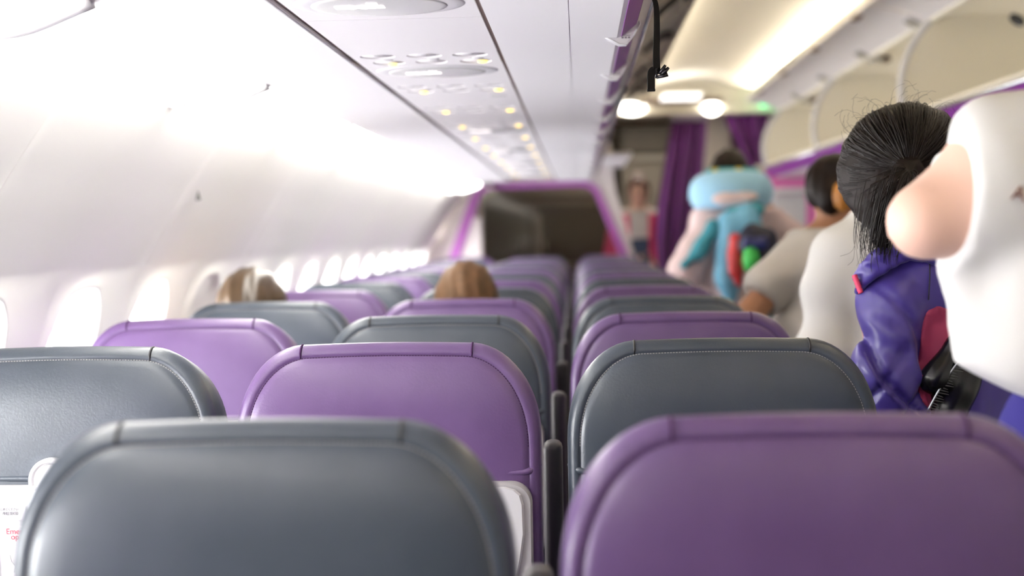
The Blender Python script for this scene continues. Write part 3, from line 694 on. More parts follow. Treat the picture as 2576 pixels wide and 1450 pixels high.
for r, y in enumerate(ROWY):
    for ci, (cn, x) in enumerate(XCOL.items()):
        n = r+1
        purple = (n % 2 == 1) if cn in ('window', 'aisle') else (n % 2 == 0)
        colr = 'purple' if purple else 'grey'
        if colr not in proto: s = proto[colr] = make_seat(colr)
        else: s = dup_tree(proto[colr])
        s.location = (x-.006*(cn == 'window')*min(r, 3)+DXR.get((cn, r), 0), y, -.004 if r == 0 else 0)
        s['label'] = '%s leather %s seat in the %s row ahead of the camera' % ('purple' if purple else 'slate grey', cn, OR2[r])
        SEATS[(cn, n)] = s
for y in (.50, -.22, -.94):
    for cn, x in XCOL.items():
        s = dup_tree(proto['grey' if cn == 'middle' else 'purple']); s.location = (x, y, 0)
        s['label'] = 'leather aircraft seat in a row behind the camera'; s['group'] = 'aircraft seats behind the camera'
# printed notices on the tray of the grey window seat in the second row
REDT = mat('print_red', (.62, .03, .06), .6); GRYT = mat('print_dark', (.16, .16, .17), .6)
s = SEATS[('window', 2)]; rx = (math.radians(90), 0, 0)
tf = [c for c in s.children if c.name.startswith('tray_table')][0]
b = MB(); b.box((-.115, -.0312, .899), (.12, .0016, .024), .0006); n1 = b.build('notice_strip', WHITEP, tf)
t_ = text_mesh('notice_text', '\u5ea7\u5e2d\u30d9\u30eb\u30c8\u3092\u3057\u3081\u3066\u304f\u3060\u3055\u3044', .0052, GRYT, tf, (-.066, -.0325, .9025), rx, 'RIGHT', .0002); t_.scale = (.80, 1, 1)
t_ = text_mesh('notice_text', 'WHILE SEATED', .0072, GRYT, tf, (-.0665, -.0325, .8955), rx, 'RIGHT', .0002); t_.scale = (.52, 1, 1)
b = MB(); b.box((-.035, -.0312, .838), (.115, .0016, .080), .0006); b.build('safety_sticker', mat('sticker_white', (.84, .82, .82), .5, .3), tf)
text_mesh('sticker_text', 'Emergency', .0125, REDT, tf, (-.087, -.0325, .8655), rx, 'LEFT', .0002)
text_mesh('sticker_text', 'op', .0125, REDT, tf, (-.0795, -.0325, .8570), rx, 'LEFT', .0002)
b = MB(); b.tube([(-.082, -.0325, .832), (-.080, -.0325, .822), (-.074, -.0325, .815), (-.076, -.0325, .805)], .0009, 6); b.tube([(-.072, -.0325, .826), (-.066, -.0325, .830), (-.064, -.0325, .822)], .0009, 6); b.build('sticker_drawing', LENS, tf)
# ------------------------------------------------------------------ people
def skinmat(n, c): return mat(n, c, .5, .35, sheen=.1)
SK_LIGHT = skinmat('skin_light', (.84, .54, .42)); SK_TAN = skinmat('skin_tan', (.40, .19, .10)); SK_PALE = skinmat('skin_pale', (.66, .40, .30))
EYE = mat('eye_dark', (.02, .015, .012), .2, .6); LIP = mat('lip', (.50, .12, .12), .4, .4)
def nrm(v): v = np.array(v, float); return v/np.linalg.norm(v)
def hand_poly(w, d, n, curl=.5, s=1.0, h=.0045, side=1):
    """a hand at wrist w, fingers along d, palm facing n; side = +1 puts the thumb on d x n"""
    w = np.array(w, float); d = nrm(d); n = np.array(n, float); n = nrm(n-n.dot(d)*d); t = np.cross(d, n)*side
    pr = []; pc = w+d*.045*s
    R = np.array([d, t, n])
    for i, (o, L) in enumerate(((.030, .070), (.010, .080), (-.010, .074), (-.028, .058))):
        b0 = w+d*(.085-.006*abs(i-1))*s+t*o*s; c = curl*(1+.12*i)
        d1 = d*math.cos(c*.6)+n*math.sin(c*.6); d2 = d*math.cos(c*1.5)+n*math.sin(c*1.5); d3 = d*math.cos(c*2.2)+n*math.sin(c*2.2)
        p1 = b0+d1*L*.45*s; p2 = p1+d2*L*.32*s; p3 = p2+d3*L*.23*s
        pr += [(b0-d*.02*s, p1, .0092*s, .0085*s), (p1, p2, .0085*s, .0078*s), (p2, p3, .0078*s, .0066*s)]
    tb = w+d*.022*s+t*.028*s; td = nrm(d*.62+t*.66+n*.42); p1 = tb+td*.040*s; p2 = p1+nrm(td+d*.35+n*.1)*.032*s
    pr += [(tb, p1, .012*s, .0105*s), (p1, p2, .0102*s, .0078*s)]
    def fn(P):
        D = d_box(P, pc, (.048*s, .040*s, .0145*s), .013*s, R)
        D = smin(D, d_cap(P, w-d*.035*s, w+d*.02*s, .026*s, .026*s), .02)
        for a, b, ra, rb in pr: D = smin(D, d_cap(P, a, b, ra, rb), .0045)
        return D
    pts = np.array([q for p in pr for q in p[:2]]+[w-d*.06]); lo = pts.min(0)-.03; hi = pts.max(0)+.03
    vs, fs = sdf_polys(fn, lo, hi, h); return vs, fs
class Person:
    """joints are given in a frame at the feet: right, forward, up; turned by rz (0 looks along +Y)"""
    def __init__(s, loc, rz, H, sh=.185, hip=.085, lean=(0, 0), head=(0, 0, 0), headrz=0):
        s.loc = np.array(loc, float); s.rz = rz; s.H = H; k = H/1.72; s.k = k
        s.pel = np.array([0, 0, .93*k]); s.wai = np.array([lean[0]*.4, lean[1]*.4, 1.08*k]); s.che = np.array([lean[0], lean[1], 1.30*k])
        s.nb = np.array([lean[0]*1.15, lean[1]*1.2-.005, 1.44*k]); s.hd = s.nb+np.array([0, .025, .155*k])+np.array(head); s.hrz = headrz
        s.sh = {1: np.array([sh+lean[0]*1.1, lean[1]*1.1-.01, 1.40*k]), -1: np.array([-sh+lean[0]*1.1, lean[1]*1.1-.01, 1.40*k])}
        s.hipw = hip; s.el = {}; s.wr = {}; s.ank = {}; s.kn = {}; s.hands = {}
        for q in (1, -1):
            s.el[q] = s.sh[q]+np.array([.05*q, -.02, -.29*k]); s.wr[q] = s.el[q]+np.array([.0, .08, -.24*k])
            s.kn[q] = np.array([hip*q*1.05, .02, .49*k]); s.ank[q] = np.array([hip*q*1.1, -.02, .085*k]); s.hands[q] = ((0, .25, -1), (-q, 0, 0), .5)
    def prims(s):
        k = s.k; up = nrm(s.nb-s.pel)
        s.R = np.array([[1, 0, 0], nrm(np.cross(up, [1, 0, 0])), up])
        return k
    def torso(s, P, o=0.0):
        k = s.prims()
        D = d_ell(P, s.che, (.165*k+o, .112*k+o, .19*k+o), s.R)
        D = smin(D, d_ell(P, s.wai, (.138*k+o, .10*k+o, .17*k+o), s.R), .05)
        D = smin(D, d_ell(P, s.pel, (.158*k+o, .115*k+o, .14*k+o)), .06)
        for q in (1, -1): D = smin(D, d_cap(P, s.nb-np.array([0, 0, .02]), s.sh[q], .05*k+o, .056*k+o), .05)
        return D
    def arm(s, P, q, o=0.0, part=1.0, lower=0.0):
        k = s.k; D = d_cap(P, s.sh[q], s.sh[q]+(s.el[q]-s.sh[q])*min(part, 1), .056*k+o, (.056-.015*min(part, 1))*k+o)
        if part >= 1 and lower > 0: D = smin(D, d_cap(P, s.el[q], s.el[q]+(s.wr[q]-s.el[q])*lower, .041*k+o, (.041-.013*lower)*k+o), .02)
        return D
    def leg(s, P, q, o=0.0):
        k = s.k; h = np.array([s.hipw*q, 0, s.pel[2]-.03]); D = d_cap(P, h, s.kn[q], .088*k+o, .056*k+o)
        return smin(D, d_cap(P, s.kn[q], s.ank[q], .055*k+o, .038*k+o), .03)
    def headd(s, P, o=0.0):
        k = s.k; c, sn = math.cos(s.hrz), math.sin(s.hrz); R = np.array([[c, sn, 0], [-sn, c, 0], [0, 0, 1]]); s.hR = R
        w = lambda a, b, z: s.hd+R.T@np.array([a, b, z])*k
        s.hw = w
        D = d_ell(P, w(0, -.012, .02), (.076*k+o, .094*k+o, .098*k+o), R)
        D = smin(D, d_ell(P, w(0, .030, -.055), (.052*k+o, .055*k+o, .065*k+o), R), .04)
        if o == 0:
            D = smin(D, d_cap(P, w(0, .082, .012), w(0, .104, -.022), .009*k, .013*k), .015)
            for q in (1, -1):
                D = smin(D, d_ell(P, w(.076*q, -.008, -.008), (.011*k, .018*k, .030*k), R), .008)
                D = smax(D, -d_ell(P, w(.032*q, .094, .006), (.015*k, .012*k, .010*k), R), .012)
                D = smin(D, d_ell(P, w(.032*q, .078, .006), (.011*k, .011*k, .011*k), R), .003)
            D = smin(D, d_ell(P, w(0, .082, -.058), (.022*k, .012*k, .009*k), R), .008)
        return D
    def neck(s, P, o=0.0): return d_cap(P, s.nb-np.array([0, 0, .04]), s.hd+np.array([0, -.015, -.03]), .058*s.k+o, .052*s.k+o)
    def body(s, P):
        D = s.torso(P); D = smin(D, smin(s.neck(P), s.headd(P), .025), .03)
        for q in (1, -1):
            D = smin(D, s.arm(P, q, 0, 1, 1), .03); D = smin(D, s.leg(P, q), .05)
            D = smin(D, d_ell(P, s.ank[q]+np.array([0, .06, -.045]), (.042, .125, .038)), .03)
        return D
    def bounds(s):
        A = np.array([s.sh[q] for q in s.sh]+[s.el[q] for q in s.el]+[s.wr[q] for q in s.wr]+[s.ank[q] for q in s.ank]+[s.kn[q] for q in s.kn]+[s.hd])
        lo = A.min(0)-.16; hi = A.max(0)+.16; lo[2] = -.01; hi[1] = max(hi[1], .25); return lo, hi
    def make(s, label, skin, h=.012):
        e = empty('person', tuple(s.loc), label, 'person', rz=s.rz); s.e = e
        lo, hi = s.bounds(); ex = []
        for q in (1, -1):
            d, n, c = s.hands[q]; ex.append(hand_poly(s.wr[q], d, n, c, .95, side=(1 if (np.cross(nrm(d), np.array(n, float))@np.array([0, 1, .001])) >= 0 else -1)))
        s.headd(np.zeros((1, 3))); w = s.hw
        paint = [(1, w(.032, .092, .006), .0125), (1, w(-.032, .092, .006), .0125), (2, w(0, .094, -.058), .017)]
        b = sdf_obj('body', s.body, lo, hi, h, [skin, EYE, LIP], e, ex, paint); s.b = b
        return e
    def garment(s, name, fn, m, h=.011, pad=.0, parent=None):
        lo, hi = s.bounds(); return sdf_obj(name, fn, lo-pad, hi+pad, h, m, parent or s.e)
def folds(P, a, f=38, seed=0):
    x, y, z = P[..., 0], P[..., 1], P[..., 2]
    return a*(np.sin(f*(z+.5*x)+2.2*np.sin(9*x+seed)+1.4*np.sin(7*y))*np.sin(6*z+5*x+seed*2)+.6*np.sin(f*.6*(x-.4*z)+3*np.sin(5*z+seed)))
def trousers(p, m, o=.014):
    def fn(P):
        D = d_ell(P, p.pel, (.158*p.k+o, .115*p.k+o, .14*p.k+o))
        for q in (1, -1): D = smin(D, p.leg(P, q, o), .04)
        return smax(smax(D, P[..., 2]-(p.pel[2]+.10), .01), p.ank[1][2]-.03-P[..., 2], .01)
    return p.garment('trousers', fn, m)
def shoes(p, m):
    for q in (1, -1):
        c = p.ank[q]+np.array([0, .06, -.042]); fn = lambda P: smax(smin(d_ell(P, c, (.05, .14, .048)), d_cap(P, p.ank[q]+np.array([0, 0, .03]), p.ank[q]+np.array([0, 0, -.03]), .05, .05), .02), .002-P[..., 2], .003)
        sdf_obj('shoe', fn, c-np.array([.08, .17, .05]), c+np.array([.08, .17, .14]), .009, m, p.e)
def shirt(p, m, name='shirt', sleeve=.55, lower=0, hem=.86, o=.016, fold=.004, seed=1, loose=.0, h=.010, neck=.075, kk=.035):
    def fn(P):
        D = p.torso(P, o)
        if loose: D = smin(D, d_cap(P, p.che+np.array([0, 0, -.02]), np.array([p.wai[0], p.wai[1], hem]), .125+loose, .135+loose), .06)
        for q in (1, -1):
            if sleeve >= 1: a = p.arm(P, q, o+.006, sleeve, lower)
            else:
                dr = nrm(p.el[q]-p.sh[q]); a = smax(p.arm(P, q, o+.008, min(sleeve+.3, 1.0)), (P-p.sh[q])@dr-sleeve*np.linalg.norm(p.el[q]-p.sh[q]), .006)
            D = smin(D, a, kk)
        D = smin(D, d_cap(P, p.nb-np.array([0, 0, .05]), p.nb+np.array([0, 0, -.005]), neck, neck-.008), .03)
        D = D+folds(P, fold, seed=seed)
        return smax(smax(D, hem-P[..., 2], .008), P[..., 2]-(p.nb[2]+.02), .008)
    return p.garment(name, fn, m, h)
def cap_hair(p, m, thick=.018, front=.035, low=-.06, h=.008, extra=None, name='hair'):
    p.headd(np.zeros((1, 3))); R = p.hR
    def fn(P):
        D = p.headd(P, thick); q = (P-p.hd)@R.T
        cut = np.maximum(q[..., 1]-front-.55*np.maximum(q[..., 2]-.02, 0)*1.6, low-q[..., 2])
        D = smax(D, cut, .02)+.0025*np.sin(170*q[..., 0]+20*q[..., 2])*np.sin(30*q[..., 1]+8)
        if extra is not None: D = smin(D, extra(P, q), .02)
        return D
    c = p.hd; return sdf_obj(name, fn, c-np.array([.2, .2, .34]), c+np.array([.2, .2, .26]), h, m, p.e)
def inv(p, w):                 # a world point in the person's own frame
    d = np.array(w)-p.loc; c, s_ = math.cos(p.rz), math.sin(p.rz); return np.array([c*d[0]+s_*d[1], -s_*d[0]+c*d[1], d[2]])
JEANS = mat('jeans', (.045, .06, .12), .8, .2, bump=(300, .3, .001)); NAVYT = mat('navy_trousers', (.028, .022, .12), .75, .2, bump=(30, .1, .003)); BLACKT = mat('black_cloth', (.015, .015, .018), .8, .2); SHOE = mat('shoe_dark', (.03, .03, .03), .5, .4)
HAIRD = mat('hair_dark', (.010, .0065, .005), .5, .16, var=(14, (.019, .012, .009))); HAIRB = mat('hair_brown', (.045, .026, .012), .3, .5, var=(12, (.085, .05, .022)), coat=.3)
# --- seated passengers: only the tops of their heads show over the seat backs
def seated(label, hx, hy, hz, skin, hair, cloth, thick, rz=0, buzz=False):
    H = 1.70; p = Person((hx, hy-.06, 0), rz, H)
    top = hz-ZC
    z0 = hz-.105-.155*p.k          # neck base height for this head height
    p.pel = np.array([0, .03, .60]); p.nb = np.array([0, .04, z0]); p.che = p.pel+(p.nb-p.pel)*.68; p.wai = p.pel+(p.nb-p.pel)*.3
    p.hd = p.nb+np.array([0, .02, .155*p.k])
    for q in (1, -1):
        p.sh[q] = p.nb+np.array([.165*q, -.005, -.045]); p.el[q] = p.sh[q]+np.array([.0, .09, -.24]); p.wr[q] = np.array([.10*q, .24, .68])
        p.kn[q] = np.array([.09*q, .39, .55]); p.ank[q] = np.array([.09*q, .33, .085]); p.hands[q] = ((-.3*q, 1, -.1), (0, 0, -1), .35)
    e = p.make(label, skin)
    def lg(P):
        D = None
        for q in (1, -1):
            d = d_cap(P, np.array([.085*q, .05, .58]), p.kn[q], .095, .072); d = smin(d, d_cap(P, p.kn[q], p.ank[q]+np.array([0, 0, .02]), .070, .055), .03); D = d if D is None else smin(D, d, .02)
        return smin(D, d_ell(P, p.pel, (.17, .13, .12)), .04)
    p.leg = lambda P, q, o=0.0: smin(d_cap(P, np.array([.085*q, .05, .58]), p.kn[q], .085+o, .056+o), d_cap(P, p.kn[q], p.ank[q], .055+o, .038+o), .03)
    p.garment('trousers', lg, JEANS); shirt(p, cloth, hem=.58)
    cap_hair(p, hair, thick, .045 if not buzz else .06, -.02 if buzz else -.10)
    return p
c = at(630, 703, 3.72); seated('person seated at the window, glossy brown hair showing over a grey seat', c.x, 3.74, c.z, SK_LIGHT, HAIRB, mat('shirt_navy', (.05, .06, .12), .8), .024)
c = at(1173, 679, 3.72); seated('person with cropped brown hair in a middle seat, top of head showing', c.x, 3.73, c.z, SK_TAN, mat('hair_crop', (.09, .047, .018), .6, .3, var=(30, (.16, .080, .034))), mat('shirt_olive', (.12, .12, .09), .8), .014, buzz=True)
# --- flight attendant beyond the partition
c = at(1605, 447, 11.0); A = Person((c.x, 11.0, 0), math.pi, c.z+.005, sh=.165)
for q in (1, -1):
    A.el[q] = A.sh[q]+np.array([.06*q, -.01, -.27]); A.wr[q] = np.array([.085*q, .20, 1.07]); A.hands[q] = ((-.75*q, .25, .25), (-.1*q, .9, 0), .7)
A.make('person in a pink jacket and white top holding a dark tablet', SK_LIGHT, .011)
shirt(A, mat('top_white', (.80, .77, .74), .7), 'white_top', .1, 0, .88, .010, .002)
JP = mat('jacket_pink', (.86, .10, .25), .6, .3)
def jk(P):
    D = A.torso(P, .020)
    for q in (1, -1): D = smin(D, A.arm(P, q, .018, 1, .85), .03)
    D = smax(D, -d_box(P, (0, .14, 1.25), (.075, .16, .6), .02), .01)
    return smax(smax(D, .84-P[..., 2], .01), P[..., 2]-(A.nb[2]-.01), .01)
A.garment('pink_jacket', jk, JP)
def sk(P): return smax(smax(smin(d_ell(P, A.pel, (.185, .14, .18)), d_cap(P, A.pel, A.pel*np.array([1, 1, .62]), .16, .15), .05), P[..., 2]-1.02, .01), .52-P[..., 2], .01)
A.garment('skirt', sk, JP); shoes(A, SHOE)
cap_hair(A, mat('hair_auburn', (.13, .05, .028), .5, .4), .016, .03, -.07, extra=lambda P, q: d_ell(q, (0, -.05, .125), (.05, .05, .045)))
t = MB(); tb = empty('tablet', (c.x+.0, 11.0-.235, 1.10), 'dark blue tablet held up by the attendant in pink', 'tablet')
t.box((0, 0, .06), (.15, .012, .21), .006, rot=Matrix.Rotation(-.15, 3, 'X')); t.build('case', mat('tablet_blue', (.035, .06, .13), .4, .4), tb)
t = MB(); t.box((0, .010, .06), (.135, .003, .19), .001, rot=Matrix.Rotation(-.15, 3, 'X')); t.build('screen', DARK, tb)
# --- passenger with the blue neck pillow
c = at(1840, 376, 6.1); Pp = Person((c.x, 6.1, 0), .06, c.z, sh=.165, lean=(0, .03))
e_ = inv(Pp, at(1722, 680, 6.0)); s_ = inv(Pp, at(1788, 545, 6.08)); Pp.sh[-1] = s_; Pp.el[-1] = e_; Pp.wr[-1] = e_+np.array([.03, .12, -.20])
e_ = inv(Pp, at(1985, 600, 6.15)); Pp.sh[1] = inv(Pp, at(1912, 530, 6.1)); Pp.el[1] = e_; Pp.wr[1] = e_+np.array([.05, .16, -.16])
Pp.make('person in a pale pink sweater with a light blue neck pillow, back turned', SK_PALE)
SWP = mat('sweater_pink', (.78, .60, .58), .8, .2, bump=(60, .2, .003))
def sw(P):
    D = Pp.torso(P, .022)
    for q in (1, -1): D = smin(D, smin(d_cap(P, Pp.sh[q], Pp.el[q], .070, .072), d_cap(P, Pp.el[q], Pp.wr[q], .07, .05), .03), .04)
    return smax(smax(D+folds(P, .004, 30, 2), .80-P[..., 2], .01), P[..., 2]-(Pp.nb[2]+.01), .01)
Pp.garment('sweater', sw, SWP); trousers(Pp, mat('trousers_teal', (.04, .15, .20), .8)); shoes(Pp, SHOE)
cap_hair(Pp, HAIRD, .014, .05, -.09)
pc = at(1845, 468, 6.0)
np_ = empty('neck_pillow', (pc.x, 6.09, pc.z-.012), 'plump light blue neck pillow with a pale pink lower face', 'neck pillow')
PB = mat('pillow_blue', (.36, .62, .80), .85, .1, sheen=.3, bump=(120, .2, .002)); PF = mat('pillow_pale', (.80, .62, .60), .85, .1)
def npf(P):
    q = P.copy(); g = np.arctan2(P[..., 0], -P[..., 1]); rr_ = np.sqrt((P[..., 0]/1.12)**2+P[..., 1]**2)
    D = np.sqrt((rr_-.108)**2+((P[..., 2]+.018*np.abs(g)**1.5*.4)*.72)**2)-.060
    return smax(D, P[..., 1]-.10-.3*0*P[..., 0], .03)
sdf_obj('cushion', npf, (-.24, -.22, -.14), (.24, .20, .14), .010, PB, np_)
sdf_obj('pale_face', lambda P: smin(d_ell(P, (-.025, -.150, -.045), (.075, .03, .032)), d_ell(P, (.045, -.150, -.038), (.055, .028, .024)), .02), (-.14, -.22, -.12), (.14, -.08, .04), .007, PF, np_)
o = MB(); o.tube([(.135*math.sin(g)*.85, -.09*math.cos(g)-.01, .078) for g in np.linspace(-1.2, 1.2, 16)], .014, 8); o.build('teal_collar', mat('collar_teal', (.03, .30, .36), .7), np_, True)
o = MB()
for g in (-.75, .18): o.box((.135*math.sin(g)*.85, -.09*math.cos(g)-.024, .084), (.03, .01, .014), .003)
o.build('yellow_tag', mat('tag_yellow', (.75, .55, .05), .6), np_)
for px in (1798, 1838): pass
# blue and teal towel-like backpack on that passenger's back
bk = at(1850, 650, 5.86); bp = empty('backpack', (bk.x, 5.90, bk.z), 'limp blue and teal bag hanging down the back of the passenger in pink', 'bag')
TEAL = mat('bag_teal', (.06, .30, .37), .7, .2); BLU = mat('bag_blue', (.20, .48, .66), .7, .2)
def loc_(px, py): q = at(px, py, 5.88); return np.array([q.x-bk.x, 0, q.z-bk.z])
def bodyf(P):
    D = d_cap(P, loc_(1835, 560), loc_(1830, 700), .055, .050); D = smin(D, d_cap(P, loc_(1880, 545), loc_(1900, 620), .06, .05), .05); D = smin(D, d_cap(P, loc_(1830, 690), loc_(1838, 750), .05, .03), .03)
    return D+folds(P, .004, 40, 3)
sdf_obj('blue_body', bodyf, (-.3, -.12, -.32), (.3, .12, .32), .010, BLU, bp)
def flapf(P): return smin(d_cap(P, loc_(1795, 570), loc_(1760, 640), .028, .026), d_cap(P, loc_(1800, 580), loc_(1722, 668), .02, .016), .04)+folds(P, .003, 40, 1)
sdf_obj('teal_flap', flapf, (-.34, -.10, -.25), (.1, .10, .3), .009, TEAL, bp)
sdf_obj('teal_top', lambda P: d_cap(P, loc_(1842, 538), loc_(1905, 528), .030, .034), (-.2, -.1, 0), (.25, .1, .35), .009, TEAL, bp)
# bright travel bag
bg = at(1890, 640, 4.9); tg = empty('travel_bag', tuple(at(1890, 640, 5.74)), 'bulky travel bag in red, black and green slung against the blue bag', 'bag'); tg.scale = (5.74/4.9,)*3
def l2(px, py): q = at(px, py, 4.9); return np.array([q.x-bg.x, 0, q.z-bg.z])
sdf_obj('black_top', lambda P: smin(d_cap(P, l2(1895, 592), l2(1925, 602), .045, .045), d_cap(P, l2(1880, 620), l2(1920, 640), .045, .055), .03), (-.15, -.12, -.12), (.2, .12, .2), .009, mat('bag_black', (.012, .012, .03), .5), tg)
sdf_obj('navy_pocket', lambda P: d_box(P, l2(1895, 612)+np.array([0, -.055, 0]), (.045, .015, .022), .01), (-.15, -.12, -.12), (.2, .12, .2), .007, mat('bag_navy', (.02, .025, .13), .5), tg)
sdf_obj('red_side', lambda P: smin(d_cap(P, l2(1850, 602), l2(1850, 680), .024, .026), d_cap(P, l2(1848, 640), l2(1858, 712), .024, .014), .02), (-.2, -.1, -.2), (.1, .1, .2), .008, mat('bag_red', (.55, .03, .035), .5), tg)
sdf_obj('green_pocket', lambda P: d_ell(P, l2(1884, 652)+np.array([0, -.055, 0]), (.030, .03, .05)), (-.2, -.14, -.2), (.15, .1, .2), .008, mat('bag_green', (.05, .50, .08), .5), tg)
# --- passenger in the grey T-shirt
c = at(2092, 400, 4.0); G = Person((at(2075, 700, 4.0).x, 4.05, 0), -.45, 1.60, sh=.185)
for q, (sx, sy, ex, ey) in {-1: ((1965), 608, 1888, 742)}.items():
    G.sh[q] = inv(G, at(1988, 668, 4.02)); G.el[q] = inv(G, at(1885, 790, 3.95)); G.wr[q] = G.el[q]+np.array([.02, .16, -.15])
hc = inv(G, at(2104, 484, 4.05)); G.nb = hc+np.array([0, -.02, -.125]); G.hd = hc; G.hrz = -.5
G.che = np.array([G.nb[0]*.7, G.nb[1]*.7, G.nb[2]-.14]); G.wai = np.array([G.nb[0]*.3, G.nb[1]*.3, 1.02])
G.make('person in a loose grey T-shirt with dark hair in a bun, back turned', SK_TAN)
GT = mat('tee_grey', (.56, .52, .48), .85, .2, bump=(40, .15, .004)); shirt(G, GT, sleeve=.74, hem=.80, o=.022, fold=.012, seed=4, loose=.02, kk=.018)
trousers(G, JEANS); shoes(G, SHOE)
G.headd(np.zeros((1, 3)))
bun = inv(G, at(2106, 420, 4.0)); ex_ = lambda P, q: smin(d_ell(P, bun, (.044, .044, .036)), d_ell(P, inv(G, at(2088, 500, 3.98)), (.034, .04, .05)), .03)
cap_hair(G, HAIRD, .006, .02, -.05, extra=ex_)
ol = inv(G, at(2122, 492, 3.93)); sdf_obj('dyed_streak', lambda P: d_ell(P, ol, (.030, .035, .048))+.002*np.sin(260*P[..., 0]), ol-.09, ol+.09, .006, mat('hair_orange', (.42, .17, .03), .5, .4), G.e)
tl = at(2000, 650, 3.86)
# --- passenger in the white shirt, head hidden behind the woman in purple
W = Person((.775, 3.2, 0), .15, 1.575, sh=.165)
W.hd = inv(W, at(2292, 402, 3.22)); W.nb = inv(W, at(2262, 545, 3.2)); W.che = inv(W, at(2265, 720, 3.2)); W.wai = W.che*.5+W.pel*.5; W.sh[-1] = inv(W, at(2116, 652, 3.18)); W.sh[1] = inv(W, at(2370, 660, 3.25)); W.el[1] = W.sh[1]+np.array([.03, .0, -.27]); W.wr[1] = W.el[1]+np.array([0, .12, -.2]); W.el[-1] = inv(W, at(2074, 900, 3.15)); W.wr[-1] = W.el[-1]+np.array([.03, .10, -.2])
W.make('person in a thin white shirt standing just ahead of the one in the purple jacket', SK_PALE)
WT = mat('shirt_sheer_white', (.68, .66, .63), .8, .2, bump=(35, .25, .006)); crumple(WT, 7, .02); crumple(GT, 6, .02); shirt(W, WT, sleeve=1, lower=.5, hem=.80, o=.024, fold=.009, seed=6, loose=.01, kk=.02)
trousers(W, mat('trousers_grey', (.25, .25, .25), .8)); shoes(W, SHOE); cap_hair(W, HAIRD, .012, .03, -.08)
# --- passenger in the purple jacket (in focus)
J = Person((.64, 2.40, 0), .62, 1.56, sh=.16)
hc = at(2272, 392, 2.42); J.hd = inv(J, hc); J.nb = J.hd+np.array([.01, -.03, -.165]); J.hd = J.hd+np.array([0, .02, -.036]); J.hrz = -.35
J.sh[-1] = inv(J, at(2240, 765, 2.36)); J.el[-1] = inv(J, at(2236, 955, 2.34)); J.wr[-1] = J.el[-1]+np.array([.03, .16, -.14])
J.sh[1] = inv(J, at(2420, 760, 2.52)); J.el[1] = J.sh[1]+np.array([.05, .02, -.26]); J.wr[1] = J.el[1]+np.array([0, .14, -.16])
J.che = inv(J, at(2395, 850, 2.46)); J.wai = J.che*.6+J.pel*.4; J.wai[2] = 1.02; J.prims()
J.make('person in a purple jacket with a long dark ponytail standing in the aisle', SK_PALE, .011)
JM = mat('jacket_purple', (.060, .038, .26), .36, .5, sheen=.1, bump=(22, .4, .008), var=(5, (.075, .048, .31)))
crumple(JM, 10, .045, 1.0)
sA, sB = inv(J, at(2240, 765, 2.345)), inv(J, at(2232, 940, 2.33)); sC = inv(J, at(2275, 1080, 2.32))
n0 = inv(J, at(2285, 640, 2.42))
def jkt(P):
    D = smin(d_cap(P, sA, sB, .052, .055), d_cap(P, sB, sC, .055, .050), .02)
    x, y, z = P[..., 0], P[..., 1], P[..., 2]
    wx = math.cos(J.rz)*x-math.sin(J.rz)*y+J.loc[0]
    def crease(ph, w): return np.exp(-(np.mod(ph+math.pi, 2*math.pi)-math.pi)**2/w)
    fade = np.clip((1.27-z)*5, 0, 1)
    D = D+fade*(.013*crease(52*(z+.75*wx)+2.6*np.sin(16*wx+4)+1.3*np.sin(31*z), .35)-.007*crease(52*(z+.75*wx)+2.6*np.sin(16*wx+4)+1.3*np.sin(31*z)+1.1, .5))
    D = D+np.clip((1.16-z)*7, 0, 1)*.013*crease(60*(z-.5*wx)+3.2*np.sin(18*wx)+1.0, .4)
    D = D+.0028*np.sin(30*z+40*wx+3*np.sin(22*z))
    T = d_ell(P, J.che, (.135, .110, .20), J.R); T = smin(T, d_ell(P, J.wai, (.140, .115, .22), J.R), .05)
    for q in (1, -1): T = smin(T, d_cap(P, J.nb+np.array([0, 0, -.05]), J.sh[q], .066, .060), .05)
    T = T+folds(P, .005, 34, 5)
    R_ = d_cap(P, J.sh[1], J.el[1], .066, .06); R_ = smin(R_, d_cap(P, J.el[1], J.wr[1], .06, .045), .02)
    D = smin(smin(D, T, .012), R_, .03)
    return smax(smax(D, .82-z, .01), z-(n0[2]+.005), .012)
J.garment('jacket', jkt, JM, .0060)
# collar flaring to the front, with its pink lining
cw = [at(2400, 640, 2.33), at(2340, 612, 2.315), at(2285, 606, 2.305), at(2240, 626, 2.305), at(2200, 654, 2.31), at(2172, 680, 2.325), at(2156, 702, 2.345)]
cp = [np.array(inv(J, q)) for q in smoothpath([tuple(q) for q in cw], 3)]
def colf(P):
    D = None; n_ = len(cp)-1
    for i in range(n_):
        w0 = .016-.009*(i/n_)**2; d = np.minimum(d_cap(P, cp[i], cp[i+1], w0, w0), 9)
        d = smin(d, d_cap(P, cp[i]-np.array([0, 0, .022]), cp[i+1]-np.array([0, 0, .022]), w0*.8, w0*.8), .012); D = d if D is None else smin(D, d, .004)
    return D+.0012*np.sin(260*P[..., 0]+140*P[..., 2]+3*np.sin(90*P[..., 2]))
C_ = np.array(cp); sdf_obj('collar', colf, C_.min(0)-.06, C_.max(0)+.05, .0045, JM, J.e)
mb = MB(); q0, q1 = V(inv(J, at(2149, 692, 2.318))), V(inv(J, at(2166, 738, 2.312)))
mb.tube([q0+(q1-q0)*t for t in np.linspace(0, 1, 12)], [.0042+.0009*(i % 2) for i in range(12)], 8); mb.build('pink_zip', mat('zip_pink', (.80, .06, .16), .5), J.e, True)
